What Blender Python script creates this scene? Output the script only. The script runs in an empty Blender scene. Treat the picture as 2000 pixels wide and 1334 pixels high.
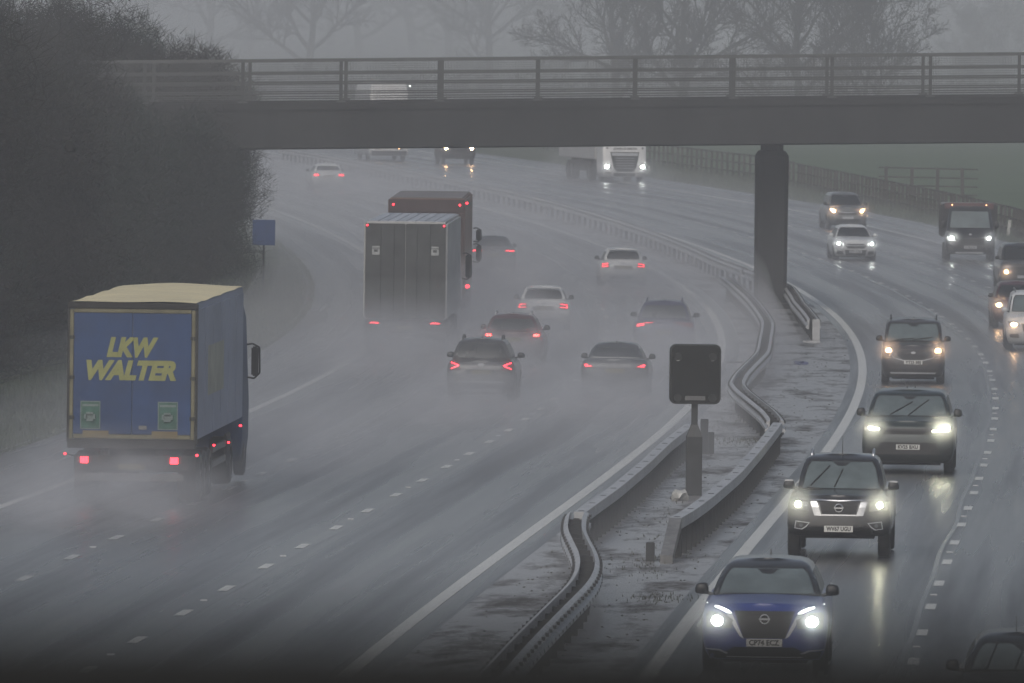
import bpy, bmesh, math, random
import numpy as np
from mathutils import Vector, Matrix, Euler
R = math.radians
SC = bpy.context.scene
COL = SC.collection

# ------------------------------------------------------------------ camera, sky, sun, exposure
FPX = 23500.0                      # focal length in pixels of a 2000 pixel wide frame
CAMZ = 10.9945
PITCH = math.atan((667 + 9.868) / FPX)
ROLL = 0.012116
cam_d = bpy.data.cameras.new('camera')
cam = bpy.data.objects.new('camera', cam_d)
COL.objects.link(cam)
cam_d.sensor_width = 36.0
cam_d.lens = 36.0 * FPX / 2000.0
cam_d.clip_start = 0.5
cam_d.clip_end = 9000.0
cam.location = (0, 0, CAMZ)
cam.rotation_euler = (Euler((math.pi/2 - PITCH, 0, 0)).to_matrix() @ Matrix.Rotation(ROLL, 3, 'Z')).to_euler()
cam_d.dof.use_dof = True
cam_d.dof.focus_distance = 255.0
cam_d.dof.aperture_fstop = 11.0
SC.camera = cam

world = bpy.data.worlds.new('World')
SC.world = world
world.use_nodes = True
wn = world.node_tree
wn.nodes.clear()
wo = wn.nodes.new('ShaderNodeOutputWorld')
wb = wn.nodes.new('ShaderNodeBackground')
ws = wn.nodes.new('ShaderNodeTexSky')
ws.sky_type = 'NISHITA'
ws.sun_disc = False
ws.sun_elevation = R(38)
ws.sun_rotation = R(200)
ws.air_density = 1.0
ws.dust_density = 4.0
wh = wn.nodes.new('ShaderNodeHueSaturation')
wh.inputs['Saturation'].default_value = 0.6
wb.inputs['Strength'].default_value = 0.07
wn.links.new(ws.outputs[0], wh.inputs['Color'])
wn.links.new(wh.outputs[0], wb.inputs['Color'])
wn.links.new(wb.outputs[0], wo.inputs['Surface'])

sun_d = bpy.data.lights.new('sun', 'SUN')
sun_d.energy = 0.5
sun_d.angle = R(40)
sun_d.color = (1.0, 0.97, 0.93)
sun = bpy.data.objects.new('sun', sun_d)
COL.objects.link(sun)
sun.location = (0, 0, 200)
# the same direction as the sky's sun
_az, _el = R(200), R(38)
_sd = Vector((math.sin(_az)*math.cos(_el), math.cos(_az)*math.cos(_el), math.sin(_el)))
sun.rotation_euler = _sd.to_track_quat('Z', 'Y').to_euler()

SC.view_settings.view_transform = 'Standard'
SC.view_settings.look = 'None'
SC.view_settings.gamma = 1.0
SC.view_settings.use_curve_mapping = False
SC.view_settings.exposure = EXPO = 0.58
cy = SC.cycles
cy.use_denoising = True
cy.max_bounces = 6
cy.diffuse_bounces = 2
cy.glossy_bounces = 3
cy.transmission_bounces = 2
cy.transparent_max_bounces = 6
cy.volume_bounces = 1
cy.volume_step_rate = 1.0
cy.volume_max_steps = 64
cy.sample_clamp_indirect = 6.0
cy.use_light_tree = True

# ------------------------------------------------------------------ the road's line in plan and in level
QZ = (-0.5930537, 1.1704281, 0.1283457, -0.3441032)
QC = (8.673763, 4.7417269, -9.6475523, -4.4023306, 2.4458179, 1.4597983, -1.2524761, -0.4519487, 0.5115540)
def zr(Y):
    """level of the ground along the road"""
    Y = min(max(Y, 150.0), 600.0)
    t = (Y - 370) / 210
    return QZ[0]*t + QZ[1]*t*t + QZ[2]*t**3 + QZ[3]*t**4
def _xc(Y):
    t = (Y - 370) / 210
    return sum(QC[i]*t**i for i in range(9))
_S6 = (_xc(600) - _xc(598)) / 2
_S1 = (_xc(167) - _xc(165)) / 2
def xc(Y):
    """the median's centre line"""
    if Y > 600:
        return _xc(600) + _S6*(Y-600) - 0.5e-4*(Y-600)**2
    if Y < 165:
        return _xc(165) + _S1*(Y-165)
    return _xc(Y)
def slope(Y):
    return (xc(Y+1) - xc(Y-1)) / 2
def road(u, Y):
    return Vector((xc(Y) + u*math.sqrt(1 + slope(Y)**2), Y, zr(Y)))
def heading(Y):
    """rotation about z that turns local +x along the road, away from the camera"""
    return math.atan2(1.0, slope(Y))

# ------------------------------------------------------------------ helpers
def tag(o, label=None, cat=None, group=None, kind=None):
    if label: o['label'] = label
    if cat: o['category'] = cat
    if group: o['group'] = group
    if kind: o['kind'] = kind
    return o
def link(name, me, mat=None, parent=None, smooth=False):
    o = bpy.data.objects.new(name, me)
    COL.objects.link(o)
    if mat is not None and len(me.materials) == 0:
        me.materials.append(mat)
    if parent is not None:
        o.parent = parent
    if smooth:
        me.polygons.foreach_set('use_smooth', [True]*len(me.polygons))
    return o
def empty(name, loc, rz=0.0):
    o = bpy.data.objects.new(name, None)
    COL.objects.link(o)
    o.location = loc
    o.rotation_euler = (0, 0, rz)
    o.empty_display_size = 0.3
    return o
def copy_tree(o, parent=None):
    c = o.copy()
    COL.objects.link(c)
    if parent is not None: c.parent = parent
    for ch in o.children: copy_tree(ch, c)
    return c
class MB:
    """collects simple shapes and links them as one mesh"""
    def __init__(s): s.v = []; s.f = []
    def add(s, vs, fs):
        b = len(s.v); s.v += [tuple(v) for v in vs]; s.f += [tuple(b+i for i in f) for f in fs]
    def box(s, x0, x1, y0, y1, z0, z1, M=None):
        vs = [Vector(p) for p in ((x0,y0,z0),(x1,y0,z0),(x1,y1,z0),(x0,y1,z0),(x0,y0,z1),(x1,y0,z1),(x1,y1,z1),(x0,y1,z1))]
        if M is not None: vs = [M @ v for v in vs]
        s.add(vs, [(3,2,1,0),(4,5,6,7),(0,1,5,4),(1,2,6,5),(2,3,7,6),(3,0,4,7)])
    def hexa(s, p):
        s.add(p, [(3,2,1,0),(4,5,6,7),(0,1,5,4),(1,2,6,5),(2,3,7,6),(3,0,4,7)])
    def tube(s, a, b, r0, r1=None, n=8, cap=True):
        r1 = r0 if r1 is None else r1
        a, b = Vector(a), Vector(b)
        q = (b-a).to_track_quat('Z', 'Y')
        vs = []
        for c, r in ((a, r0), (b, r1)):
            for i in range(n):
                t = 2*math.pi*i/n
                vs.append(c + q @ Vector((r*math.cos(t), r*math.sin(t), 0)))
        fs = [(i, (i+1) % n, n+(i+1) % n, n+i) for i in range(n)]
        if cap: fs += [tuple(range(n-1, -1, -1)), tuple(range(n, 2*n))]
        s.add(vs, fs)
    def path(s, pts, r, n=6):
        for a, b in zip(pts[:-1], pts[1:]): s.tube(a, b, r, n=n)
    def sweep(s, pts, prof, closed=False):
        """profile (lateral, up) carried along a path of points"""
        n = len(prof); vs = []; fs = []
        for i, p in enumerate(pts):
            a = pts[max(i-1, 0)]; b = pts[min(i+1, len(pts)-1)]
            d = Vector((b[0]-a[0], b[1]-a[1], 0)).normalized()
            side = Vector((d.y, -d.x, 0))
            for (l, h) in prof: vs.append(Vector(p) + side*l + Vector((0, 0, h)))
        m = n if closed else n-1
        for i in range(len(pts)-1):
            for j in range(m):
                fs.append((i*n+j, i*n+(j+1) % n, (i+1)*n+(j+1) % n, (i+1)*n+j))
        if closed:
            fs += [tuple(range(n-1, -1, -1)), tuple((len(pts)-1)*n+j for j in range(n))]
        s.add(vs, fs)
    def mesh(s, name):
        me = bpy.data.meshes.new(name)
        me.from_pydata(s.v, [], s.f); me.update()
        return me
    def build(s, name, mat=None, parent=None, smooth=False, bevel=0.0):
        me = s.mesh(name)
        if bevel > 0:
            bm = bmesh.new(); bm.from_mesh(me)
            bmesh.ops.bevel(bm, geom=[e for e in bm.edges if len(e.link_faces) == 2 and e.calc_face_angle(0) > 0.5],
                            offset=bevel, segments=2, affect='EDGES')
            bm.to_mesh(me); bm.free()
        return link(name, me, mat, parent, smooth)

def fast_mesh(name, V, F):
    """V (n,3) array, F (m,k) array of equal sized faces"""
    me = bpy.data.meshes.new(name)
    V = np.asarray(V, np.float32); F = np.asarray(F, np.int32)
    k = F.shape[1]
    me.vertices.add(len(V)); me.vertices.foreach_set('co', V.ravel())
    me.loops.add(F.size); me.loops.foreach_set('vertex_index', F.ravel())
    me.polygons.add(len(F)); me.polygons.foreach_set('loop_start', np.arange(0, F.size, k, dtype=np.int32))
    me.update(calc_edges=True)
    return me

# ------------------------------------------------------------------ materials
def mat_new(name):
    m = bpy.data.materials.new(name); m.use_nodes = True
    nt = m.node_tree
    return m, nt, nt.nodes['Principled BSDF']
def N(nt, t, **kw):
    n = nt.nodes.new(t)
    for k, v in kw.items(): setattr(n, k, v)
    return n
def noise(nt, scale, detail=4, rough=0.55, vec=None, stretch=None, coord='Object'):
    tc = N(nt, 'ShaderNodeTexCoord')
    src = tc.outputs[coord]
    if stretch is not None:
        mp = N(nt, 'ShaderNodeMapping'); mp.inputs['Scale'].default_value = stretch
        nt.links.new(src, mp.inputs[0]); src = mp.outputs[0]
    n = N(nt, 'ShaderNodeTexNoise')
    n.inputs['Scale'].default_value = scale
    n.inputs['Detail'].default_value = detail
    n.inputs['Roughness'].default_value = rough
    nt.links.new(src, n.inputs['Vector'])
    return n.outputs['Fac']
def ramp(nt, fac, stops):
    r = N(nt, 'ShaderNodeValToRGB')
    e = r.color_ramp.elements
    while len(e) > 1: e.remove(e[-1])
    e[0].position = stops[0][0]; c = stops[0][1]
    e[0].color = (c, c, c, 1) if isinstance(c, (int, float)) else (*c, 1)
    for p, c in stops[1:]:
        q = e.new(p); q.color = (c, c, c, 1) if isinstance(c, (int, float)) else (*c, 1)
    nt.links.new(fac, r.inputs['Fac'])
    return r.outputs['Color']
def bump(nt, b, fac, strength, dist):
    n = N(nt, 'ShaderNodeBump')
    n.inputs['Strength'].default_value = strength
    n.inputs['Distance'].default_value = dist
    nt.links.new(fac, n.inputs['Height'])
    nt.links.new(n.outputs[0], b.inputs['Normal'])
def surf(name, col, rough=0.5, metal=0.0, var=0.25, scale=3.0, coat=0.0, stretch=None, bmp=0.0, rvar=0.0):
    """a colour that varies a little with dirt and wet"""
    m, nt, b = mat_new(name)
    f = noise(nt, scale, 5, 0.6, stretch=stretch)
    lo = tuple(max(c*(1-var), 0) for c in col); hi = tuple(min(c*(1+var), 1) for c in col)
    nt.links.new(ramp(nt, f, [(0.3, lo), (0.7, hi)]), b.inputs['Base Color'])
    b.inputs['Roughness'].default_value = rough
    if rvar: nt.links.new(ramp(nt, f, [(0.3, max(rough-rvar, 0.02)), (0.7, min(rough+rvar, 1))]), b.inputs['Roughness'])
    b.inputs['Metallic'].default_value = metal
    if coat: b.inputs['Coat Weight'].default_value = coat; b.inputs['Coat Roughness'].default_value = 0.08
    if bmp: bump(nt, b, f, bmp, 0.02)
    return m
def lamp(name, col, strength):
    m, nt, b = mat_new(name)
    b.inputs['Base Color'].default_value = (*col, 1)
    b.inputs['Roughness'].default_value = 0.15
    b.inputs['Emission Color'].default_value = (*col, 1)
    b.inputs['Emission Strength'].default_value = strength
    return m
def paint(name, col, rough=0.3, metal=0.0, dirt=0.35):
    """wet car paint with road film thrown up over the lower part"""
    m, nt, b = mat_new(name)
    tc = N(nt, 'ShaderNodeTexCoord')
    sx = N(nt, 'ShaderNodeSeparateXYZ'); nt.links.new(tc.outputs['Object'], sx.inputs[0])
    f = noise(nt, 4.0, 5, 0.6)
    ad = N(nt, 'ShaderNodeMath', operation='MULTIPLY_ADD')
    nt.links.new(f, ad.inputs[0]); ad.inputs[1].default_value = -0.7
    nt.links.new(sx.outputs['Z'], ad.inputs[2])
    mr = N(nt, 'ShaderNodeMapRange')
    nt.links.new(ad.outputs[0], mr.inputs['Value'])
    mr.inputs['From Min'].default_value = -0.2; mr.inputs['From Max'].default_value = 0.55
    mr.inputs['To Min'].default_value = dirt; mr.inputs['To Max'].default_value = 0.0
    mx = N(nt, 'ShaderNodeMix', data_type='RGBA')
    nt.links.new(mr.outputs[0], mx.inputs['Factor'])
    mx.inputs['A'].default_value = (*col, 1)
    mx.inputs['B'].default_value = (0.085, 0.08, 0.072, 1)
    nt.links.new(mx.outputs['Result'], b.inputs['Base Color'])
    b.inputs['Roughness'].default_value = rough
    b.inputs['Metallic'].default_value = metal
    b.inputs['Coat Weight'].default_value = 0.5
    b.inputs['Coat Roughness'].default_value = 0.12
    g = noise(nt, 60.0, 2, 0.5)
    bump(nt, b, g, 0.12, 0.01)
    return m
M = {}
M['rubber'] = surf('tyre_rubber', (0.018, 0.018, 0.018), 0.6)
M['rim'] = surf('alloy_rim', (0.22, 0.22, 0.23), 0.35, 0.8)
M['black'] = surf('black_plastic', (0.014, 0.014, 0.015), 0.42)
M['under'] = surf('underbody_dirt', (0.02, 0.019, 0.018), 0.8)
M['rampend'] = surf('darkened_ramp_steel', (0.14, 0.14, 0.14), 0.6, 0, 0.4, 5)  # colour darkened to offset the sky light on the sloping barrier end
M['chrome'] = surf('bright_trim', (0.62, 0.63, 0.65), 0.22, 0.85, 0.08)
M['silver'] = surf('silver_trim', (0.45, 0.46, 0.48), 0.35, 0.5, 0.1)
M['grille'] = surf('grille_mesh', (0.008, 0.008, 0.009), 0.5)
M['lens'] = surf('clear_lens', (0.20, 0.21, 0.22), 0.12, 0.3, 0.3, 14)
M['redlens'] = surf('red_lens', (0.16, 0.008, 0.010), 0.2, 0.0, 0.2, 10)
M['plate_w'] = surf('white_plate', (0.55, 0.55, 0.53), 0.45, 0, 0.08)
M['plate_y'] = surf('yellow_plate', (0.17, 0.145, 0.06), 0.45, 0, 0.08)
M['ink'] = surf('plate_ink', (0.012, 0.012, 0.012), 0.5)
def glass_mat(name, col):
    m, nt, b = mat_new(name)
    f = noise(nt, 2.2, 3, 0.6)
    nt.links.new(ramp(nt, f, [(0.35, tuple(c*0.8 for c in col)), (0.7, tuple(c*1.2 for c in col))]), b.inputs['Base Color'])
    b.inputs['Roughness'].default_value = 0.25
    b.inputs['IOR'].default_value = 1.5
    g = noise(nt, 45.0, 3, 0.6)
    bump(nt, b, g, 0.10, 0.01)
    return m
M['glass'] = glass_mat('wet_windscreen', (0.105, 0.130, 0.135))
M['glassd'] = glass_mat('tinted_glass', (0.012, 0.014, 0.015))
M['head_cool'] = lamp('headlamp_cool', (0.93, 1.0, 0.92), 90)
M['head_yel'] = lamp('headlamp_soft', (1.0, 0.98, 0.70), 90)
M['head_warm'] = lamp('headlamp_warm', (1.0, 0.60, 0.30), 70)
M['drl'] = lamp('daylight_strip', (0.95, 1.0, 0.95), 4.5)
M['amber'] = lamp('amber_marker', (1.0, 0.55, 0.25), 10)
M['tail'] = lamp('tail_lamp', (1.0, 0.03, 0.05), 5.5)
M['tail_dim'] = lamp('tail_lamp_dim', (1.0, 0.05, 0.09), 1.1)
M['brake'] = lamp('brake_lamp', (1.0, 0.06, 0.05), 40)
M['marker'] = lamp('red_marker', (1.0, 0.03, 0.05), 4)


# ------------------------------------------------------------------ ground, road, markings
def uv_sheet(name, us, Ys, dz, mat, kind='structure', zf=None):
    """a sheet along the road between lateral offsets us, with (u, Y) as its texture space"""
    V = []; F = []; nu = len(us)
    for Y in Ys:
        for u in us:
            p = road(u, Y); V.append((p.x, p.y, p.z + dz + (zf(u, Y) if zf else 0)))
    for i in range(len(Ys)-1):
        for j in range(nu-1):
            a = i*nu+j; F.append((a, a+1, a+nu+1, a+nu))
    me = fast_mesh(name, V, F)
    uv = me.uv_layers.new(name='UVMap')
    vi = np.empty(len(me.loops), np.int32); me.loops.foreach_get('vertex_index', vi)
    A = np.array([(u, Y) for Y in Ys for u in us], np.float32)
    uv.data.foreach_set('uv', A[vi].ravel())
    o = link(name, me, mat)
    return tag(o, kind=kind)

YS = [20 + 4*i for i in range(30)] + [140 + 2*i for i in range(260)] + [660 + 8*i for i in range(60)] + [1140 + 40*i for i in range(30)]
YS_G = YS + [2400, 3000, 3800, 4900]

def wet_asphalt():
    m, nt, b = mat_new('wet_asphalt')
    lanes = noise(nt, 1.0, 4, 0.6, stretch=(0.9, 0.012, 1), coord='UV')
    patch = noise(nt, 1.0, 4, 0.6, stretch=(0.35, 0.05, 1), coord='UV')
    fine = noise(nt, 9.0, 6, 0.7)
    c = ramp(nt, patch, [(0.3, (0.045, 0.046, 0.049)), (0.7, (0.080, 0.082, 0.086))])
    nt.links.new(c, b.inputs['Base Color'])
    tcx = N(nt, 'ShaderNodeTexCoord'); sxy = N(nt, 'ShaderNodeSeparateXYZ'); nt.links.new(tcx.outputs['UV'], sxy.inputs[0])
    ms = N(nt, 'ShaderNodeMath', operation='MULTIPLY'); nt.links.new(sxy.outputs['X'], ms.inputs[0]); ms.inputs[1].default_value = 3.40
    sn = N(nt, 'ShaderNodeMath', operation='SINE'); nt.links.new(ms.outputs[0], sn.inputs[0])
    la = N(nt, 'ShaderNodeMath', operation='MULTIPLY_ADD'); nt.links.new(sn.outputs[0], la.inputs[0]); la.inputs[1].default_value = .055; nt.links.new(lanes, la.inputs[2])
    lanes = la.outputs[0]
    r = ramp(nt, lanes, [(0.33, 0.20), (0.5, 0.28), (0.68, 0.44)])
    nt.links.new(r, b.inputs['Roughness'])
    b.inputs['IOR'].default_value = 1.36
    bump(nt, b, fine, 0.30, 0.010)
    return m
def median_mat():
    m, nt, b = mat_new('wet_median')
    n1 = noise(nt, 1.0, 7, 0.68, stretch=(0.7, 0.16, 1), coord='UV')
    n2 = noise(nt, 1.0, 6, 0.7, stretch=(3.0, 0.7, 1), coord='UV')
    mx = N(nt, 'ShaderNodeMath', operation='MULTIPLY_ADD')
    nt.links.new(n2, mx.inputs[0]); mx.inputs[1].default_value = 0.35; nt.links.new(n1, mx.inputs[2])
    mud = ramp(nt, mx.outputs[0], [(0.66, 0.0), (0.84, 1.0)])
    cm = N(nt, 'ShaderNodeMix', data_type='RGBA')
    nt.links.new(mud, cm.inputs['Factor'])
    cm.inputs['A'].default_value = (0.21, 0.205, 0.205, 1)
    cm.inputs['B'].default_value = (0.045, 0.042, 0.038, 1)
    nt.links.new(cm.outputs['Result'], b.inputs['Base Color'])
    nt.links.new(ramp(nt, mud, [(0, 0.30), (1, 0.8)]), b.inputs['Roughness'])
    nt.links.new(ramp(nt, mud, [(0, 0.5), (1, 0.12)]), b.inputs['Specular IOR Level'])
    bump(nt, b, noise(nt, 7.0, 6, 0.7), 0.4, 0.015)
    return m
def grass_mat(name, lo, hi):
    m, nt, b = mat_new(name)
    f = noise(nt, 0.25, 8, 0.7)
    nt.links.new(ramp(nt, f, [(0.35, lo), (0.65, hi)]), b.inputs['Base Color'])
    b.inputs['Roughness'].default_value = 0.85
    bump(nt, b, noise(nt, 5, 5, 0.7), 0.6, 0.08)
    return m
M['field'] = grass_mat('field_grass', (0.030, 0.060, 0.022), (0.055, 0.095, 0.034))
M['verge'] = grass_mat('verge_grass', (0.028, 0.045, 0.018), (0.060, 0.075, 0.030))
M['asphalt'] = wet_asphalt()
M['median'] = median_mat()
M['mark'] = surf('road_paint', (0.50, 0.50, 0.47), 0.38, 0, 0.22, 6.0)
M['markworn'] = surf('worn_road_paint', (0.34, 0.34, 0.32), 0.38, 0, 0.35, 3.0)
M['seam'] = surf('joint_sealant', (0.09, 0.09, 0.095), 0.25, 0, 0.3, 5.0)

def bank(u, Y):
    z = -0.05
    if u < -17.2: z += min((-17.2-u)*0.12, 2.2)
    if u > 17.4: z += min((u-17.4)*0.05, 0.5)
    return z
UG = [-3000, -1200, -500, -150, -60, -40, -30, -24, -20, -17.2, 0, 17.4, 22, 28, 40, 80, 200, 700, 1500, 3000]
ground = uv_sheet('ground', UG, [-60, -20] + YS_G, 0, M['field'], zf=bank)
verge = uv_sheet('verge', [-24, -21, -19, -17.2, -16.3], YS, 0.012, M['verge'], zf=lambda u, Y: bank(u, Y) + (0.05 if u > -17 else 0.0))
verge_r = uv_sheet('verge', [16.9, 17.4, 19, 22], YS, 0.012, M['verge'], zf=lambda u, Y: bank(u, Y))
road_l = uv_sheet('road', [-16.6, -13.2, -9.6, -6, -1.7], YS, 0.0, M['asphalt'])
road_r = uv_sheet('road', [1.7, 5.8, 9.6, 13.5, 17.0], YS, 0.0, M['asphalt'])
med = uv_sheet('median_strip', [-1.7, -0.6, 0.6, 1.7], YS, 0.0, M['median'])

def strip(mb, u, w, Y0, Y1, dz=0.004, step=4.0, wob=0.0):
    n = max(1, int(math.ceil((Y1-Y0)/step)))
    V = []
    for i in range(n+1):
        Y = Y0 + (Y1-Y0)*i/n
        o = wob*math.sin(Y*0.21+u)*math.sin(Y*0.047)
        for s in (-w/2, w/2):
            p = road(u+s+o, Y); V.append((p.x, p.y, p.z+dz))
    b = len(mb.v); mb.v += V
    mb.f += [(b+2*i, b+2*i+1, b+2*i+3, b+2*i+2) for i in range(n)]
U_ML, U_D1, U_D2, U_LO = -2.24, -5.99, -9.64, -13.22
U_MR, U_R1, U_R2, U_RO = 2.07, 5.82, 9.70, 13.55
for u, w in ((U_ML, 0.24), (U_LO, 0.20), (U_MR, 0.24), (U_RO, 0.20)):
    mb = MB(); strip(mb, u, w, 24, 1100, 0.005 if abs(u) > 3 else 0.006)
    tag(mb.build('edge_line', M['mark']), kind='structure')
for u, ph in ((U_D1, 0.0), (U_D2, 3.0), (U_R1, 5.5), (U_R2, 1.0)):
    mb = MB(); st = MB(); k = 0
    Y = 60 + ph
    while Y < 1000:
        strip(mb, u, 0.17, Y, Y+2.1, 0.006)
        if k % 2 == 0:
            p = road(u-0.02, Y+5.6); st.box(p.x-0.055, p.x+0.055, p.y-0.06, p.y+0.06, p.z, p.z+0.02)
        Y += 9.32; k += 1
    tag(mb.build('lane_line', M['mark'] if u != U_D2 else M['markworn']), kind='structure')
    tag(st.build('road_studs', M['silver']), kind='structure')
for u in (U_D1+0.17, U_R1-0.16):
    mb = MB(); strip(mb, u, 0.085, 140, 700, 0.004, wob=0.05)
    tag(mb.build('road_joint', M['seam']), kind='structure')

# ------------------------------------------------------------------ crash barriers in the median
M['galv'] = surf('galvanised_steel', (0.37, 0.375, 0.385), 0.45, 0.3, 0.25, 2.5)
M['galvd'] = surf('weathered_steel_post', (0.028, 0.029, 0.030), 0.7, 0.0, 0.3, 4.0)
M['bolt'] = surf('bolt_head', (0.03, 0.03, 0.032), 0.6)
def W_prof(side, z0=0.44, z1=0.75, d=0.0):
    """corrugated rail section facing 'side'"""
    h = z1-z0; s = side
    return [(d+s*0.03, z0), (d+s*0.105, z0+0.12*h), (d+s*0.095, z0+0.30*h), (d+s*0.03, z0+0.42*h), (d+s*0.02, z0+0.58*h),
            (d+s*0.07, z0+0.70*h), (d+s*0.055, z0+0.88*h), (d-s*0.01, z0+h), (d-s*0.02, z0+h), (d+s*0.0, z0)]
def interp_path(keys, step=1.0):
    """(Y, u) keys -> points on the road surface"""
    Ys = np.arange(keys[0][0], keys[-1][0]+1e-6, step)
    ky = [k[0] for k in keys]; ku = [k[1] for k in keys]
    us = np.interp(Ys, ky, ku)
    ker = np.ones(5)/5
    if len(us) > 8:
        pad = np.concatenate([[us[0]]*2, us, [us[-1]]*2]); us = np.convolve(pad, ker, 'valid')
    return [road(float(u), float(Y)) for u, Y in zip(us, Ys)]
def place(pts, dist):
    """positions and directions every dist metres along a path"""
    out = []; acc = 0.0; nxt = 0.5
    for a, b in zip(pts[:-1], pts[1:]):
        L = (b-a).length
        while acc+L >= nxt:
            t = (nxt-acc)/L; out.append((a.lerp(b, t), (b-a).normalized())); nxt += dist
        acc += L
    return out
def barrier(keys, kind, post_dist, label, rail_z=(0.44, 0.75), step=1.0, end=None, group='crash barriers in the median'):
    pts = interp_path(keys, step)
    root = empty('crash_barrier', pts[0])
    tag(root, label, 'crash barrier', group)
    rel = [p - pts[0] for p in pts]
    def rails(side, off):
        mb = MB(); mb.sweep(rel, W_prof(side, *rail_z, d=off), closed=True)
        r = mb.build('rail', M['galv'], root)
        bb = MB()
        for p, d in place(rel, 1.2):
            nrm = Vector((d.y, -d.x, 0))
            for zz in (0.22, 0.79):
                c = p + nrm*(off+side*0.078) + Vector((0, 0, rail_z[0]+zz*(rail_z[1]-rail_z[0])))
                bb.box(c.x-0.03, c.x+0.03, c.y-0.05, c.y+0.05, c.z-0.025, c.z+0.025)
        bb.build('bolts', M['bolt'], r)['kind'] = 'stuff'
    if kind == 'double':
        rails(-1, -0.14); rails(1, 0.14)
    else:
        mb = MB(); mb.sweep(rel, [(-0.11, 0.52), (0.11, 0.52), (0.11, 0.72), (-0.11, 0.72)], closed=True)
        r = mb.build('box_beam', M['galv'], root)
        bb = MB()
        for i, (p, d) in enumerate(place(rel, 4.2)):
            c = p + Vector((0, 0, 0.72))
            bb.box(c.x-0.055, c.x+0.055, c.y-0.06, c.y+0.06, c.z-0.01, c.z+0.008)
        bb.build('splice_plates', M['bolt'], r)['kind'] = 'stuff'
    pm = None
    for p, d in place(rel, post_dist if kind == 'double' else 1.6):
        if pm is None:
            mb = MB()
            if kind == 'double':
                mb.box(-0.055, 0.055, -0.045, 0.045, -0.1, 0.68); mb.box(-0.13, 0.13, -0.035, 0.035, 0.54, 0.66)
            else:
                mb.box(-0.085, 0.085, -0.06, 0.06, -0.1, 0.50); mb.box(-0.16, 0.16, -0.03, 0.03, 0.46, 0.515)
            pm = mb.mesh('post'); pm.materials.append(M['galvd'])
        o = bpy.data.objects.new('post', pm); COL.objects.link(o); o.parent = root
        o.location = p; o.rotation_euler = (0, 0, math.atan2(d.y, d.x) - math.pi/2)
    if end:
        e = pts[0] if end[0] == 0 else pts[-1]
        nb = pts[1] if end[0] == 0 else pts[-2]
        d = (e-nb).normalized(); p0 = e-pts[0]; w = 0.11
        sd = Vector((d.y, -d.x, 0))
        f = p0 + d*end[1]
        q = [p0-sd*w+Vector((0, 0, .52)), p0+sd*w+Vector((0, 0, .52)), f+sd*w+Vector((0, 0, 0.0)), f-sd*w+Vector((0, 0, 0.0)),
             p0-sd*w+Vector((0, 0, .72)), p0+sd*w+Vector((0, 0, .72)), f+sd*w+Vector((0, 0, .14)), f-sd*w+Vector((0, 0, .14))]
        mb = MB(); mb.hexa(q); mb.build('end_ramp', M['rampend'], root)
    return root
barrier([(120, .45), (167, .47), (176, .49), (186, .50), (190.5, .44), (195, .29), (199.3, .07), (204.2, -.25), (209.8, -.60), (215.5, -.84), (218, -.92)], 'double', 2.4,
        'double-sided corrugated steel barrier bending through the median at the bottom edge')
barrier([(218.6, -.90), (232, -.85), (248, -.90), (262, -1.0), (277, -.97)], 'box', 2.4,
        'grey box rail barrier with tall dark back, left of the signal post')
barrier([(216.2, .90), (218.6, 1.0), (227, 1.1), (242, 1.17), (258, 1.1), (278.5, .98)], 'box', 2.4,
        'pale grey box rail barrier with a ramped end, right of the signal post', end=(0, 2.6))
barrier([(279.2, .93), (287, .55), (296, 0.0), (306, -.6), (313, -.92), (322, -1.0), (332, -.95), (346, -.8), (364, -.86), (383, -.8), (403, -.95), (428, -1.08), (446, -1.1)], 'double', 2.4,
        'double-sided corrugated barrier snaking between the signal and the bridge pier')
barrier([(387, .70), (400, .62), (411, .57), (425, .70), (434, .80), (446, .55), (456, .12)], 'double', 2.4,
        'short dark barrier angled round the right side of the bridge pier', rail_z=(0.40, 0.73))
barrier([(456.8, .10), (471, -.30), (509, -.36), (560, -.36), (598, -.40), (640, -.2), (760, .1)], 'double', 3.1,
        'long far barrier of many posts running from the pier into the mist', step=2.0)

# pale end post of the barrier by the pier
p = road(0.78, 386.2)
t = empty('marker_post', p)
tag(t, 'pale end post on a base plate in front of the bridge pier', 'marker post')
mb = MB(); mb.box(-.12, .12, -.06, .06, 0.06, 0.74); mb.build('post', M['galv'], t, bevel=.015)
mb = MB(); mb.box(-.42, .14, -.2, .2, -0.02, 0.055); mb.build('base_plate', M['galv'], t)

# ------------------------------------------------------------------ signal on its post
M['signal'] = surf('signal_housing', (0.012, 0.013, 0.013), 0.35, 0, 0.3)
M['signalf'] = surf('signal_face', (0.007, 0.008, 0.008), 0.22, 0, 0.3)
M['steeld'] = surf('dark_painted_post', (0.030, 0.032, 0.034), 0.5, 0, 0.25)
p = road(0.06, 249.3)
sg = empty('matrix_signal', p, R(1.5))
tag(sg, 'black rounded matrix signal box on a post in the median', 'signal')
def rrect(w, h, r, cx=0, cz=0, n=6):
    out = []
    for (sx, sz, a0) in ((1, 1, 0), (-1, 1, 90), (-1, -1, 180), (1, -1, 270)):
        for i in range(n+1):
            a = R(a0 + 90*i/n); out.append((cx+sx*(w/2-r)+r*math.cos(a), cz+sz*(h/2-r)+r*math.sin(a)))
    return out
def slab_xz(poly, y0, y1):
    mb = MB(); n = len(poly)
    mb.add([(x, y0, z) for x, z in poly] + [(x, y1, z) for x, z in poly],
           [tuple(range(n)), tuple(range(2*n-1, n-1, -1))] + [(i, n+i, n+(i+1) % n, (i+1) % n) for i in range(n)])
    return mb
ZC = 2.52
slab_xz(rrect(1.06, 1.24, .13, 0, ZC), -.16, .14).build('housing', M['signal'], sg)
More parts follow.
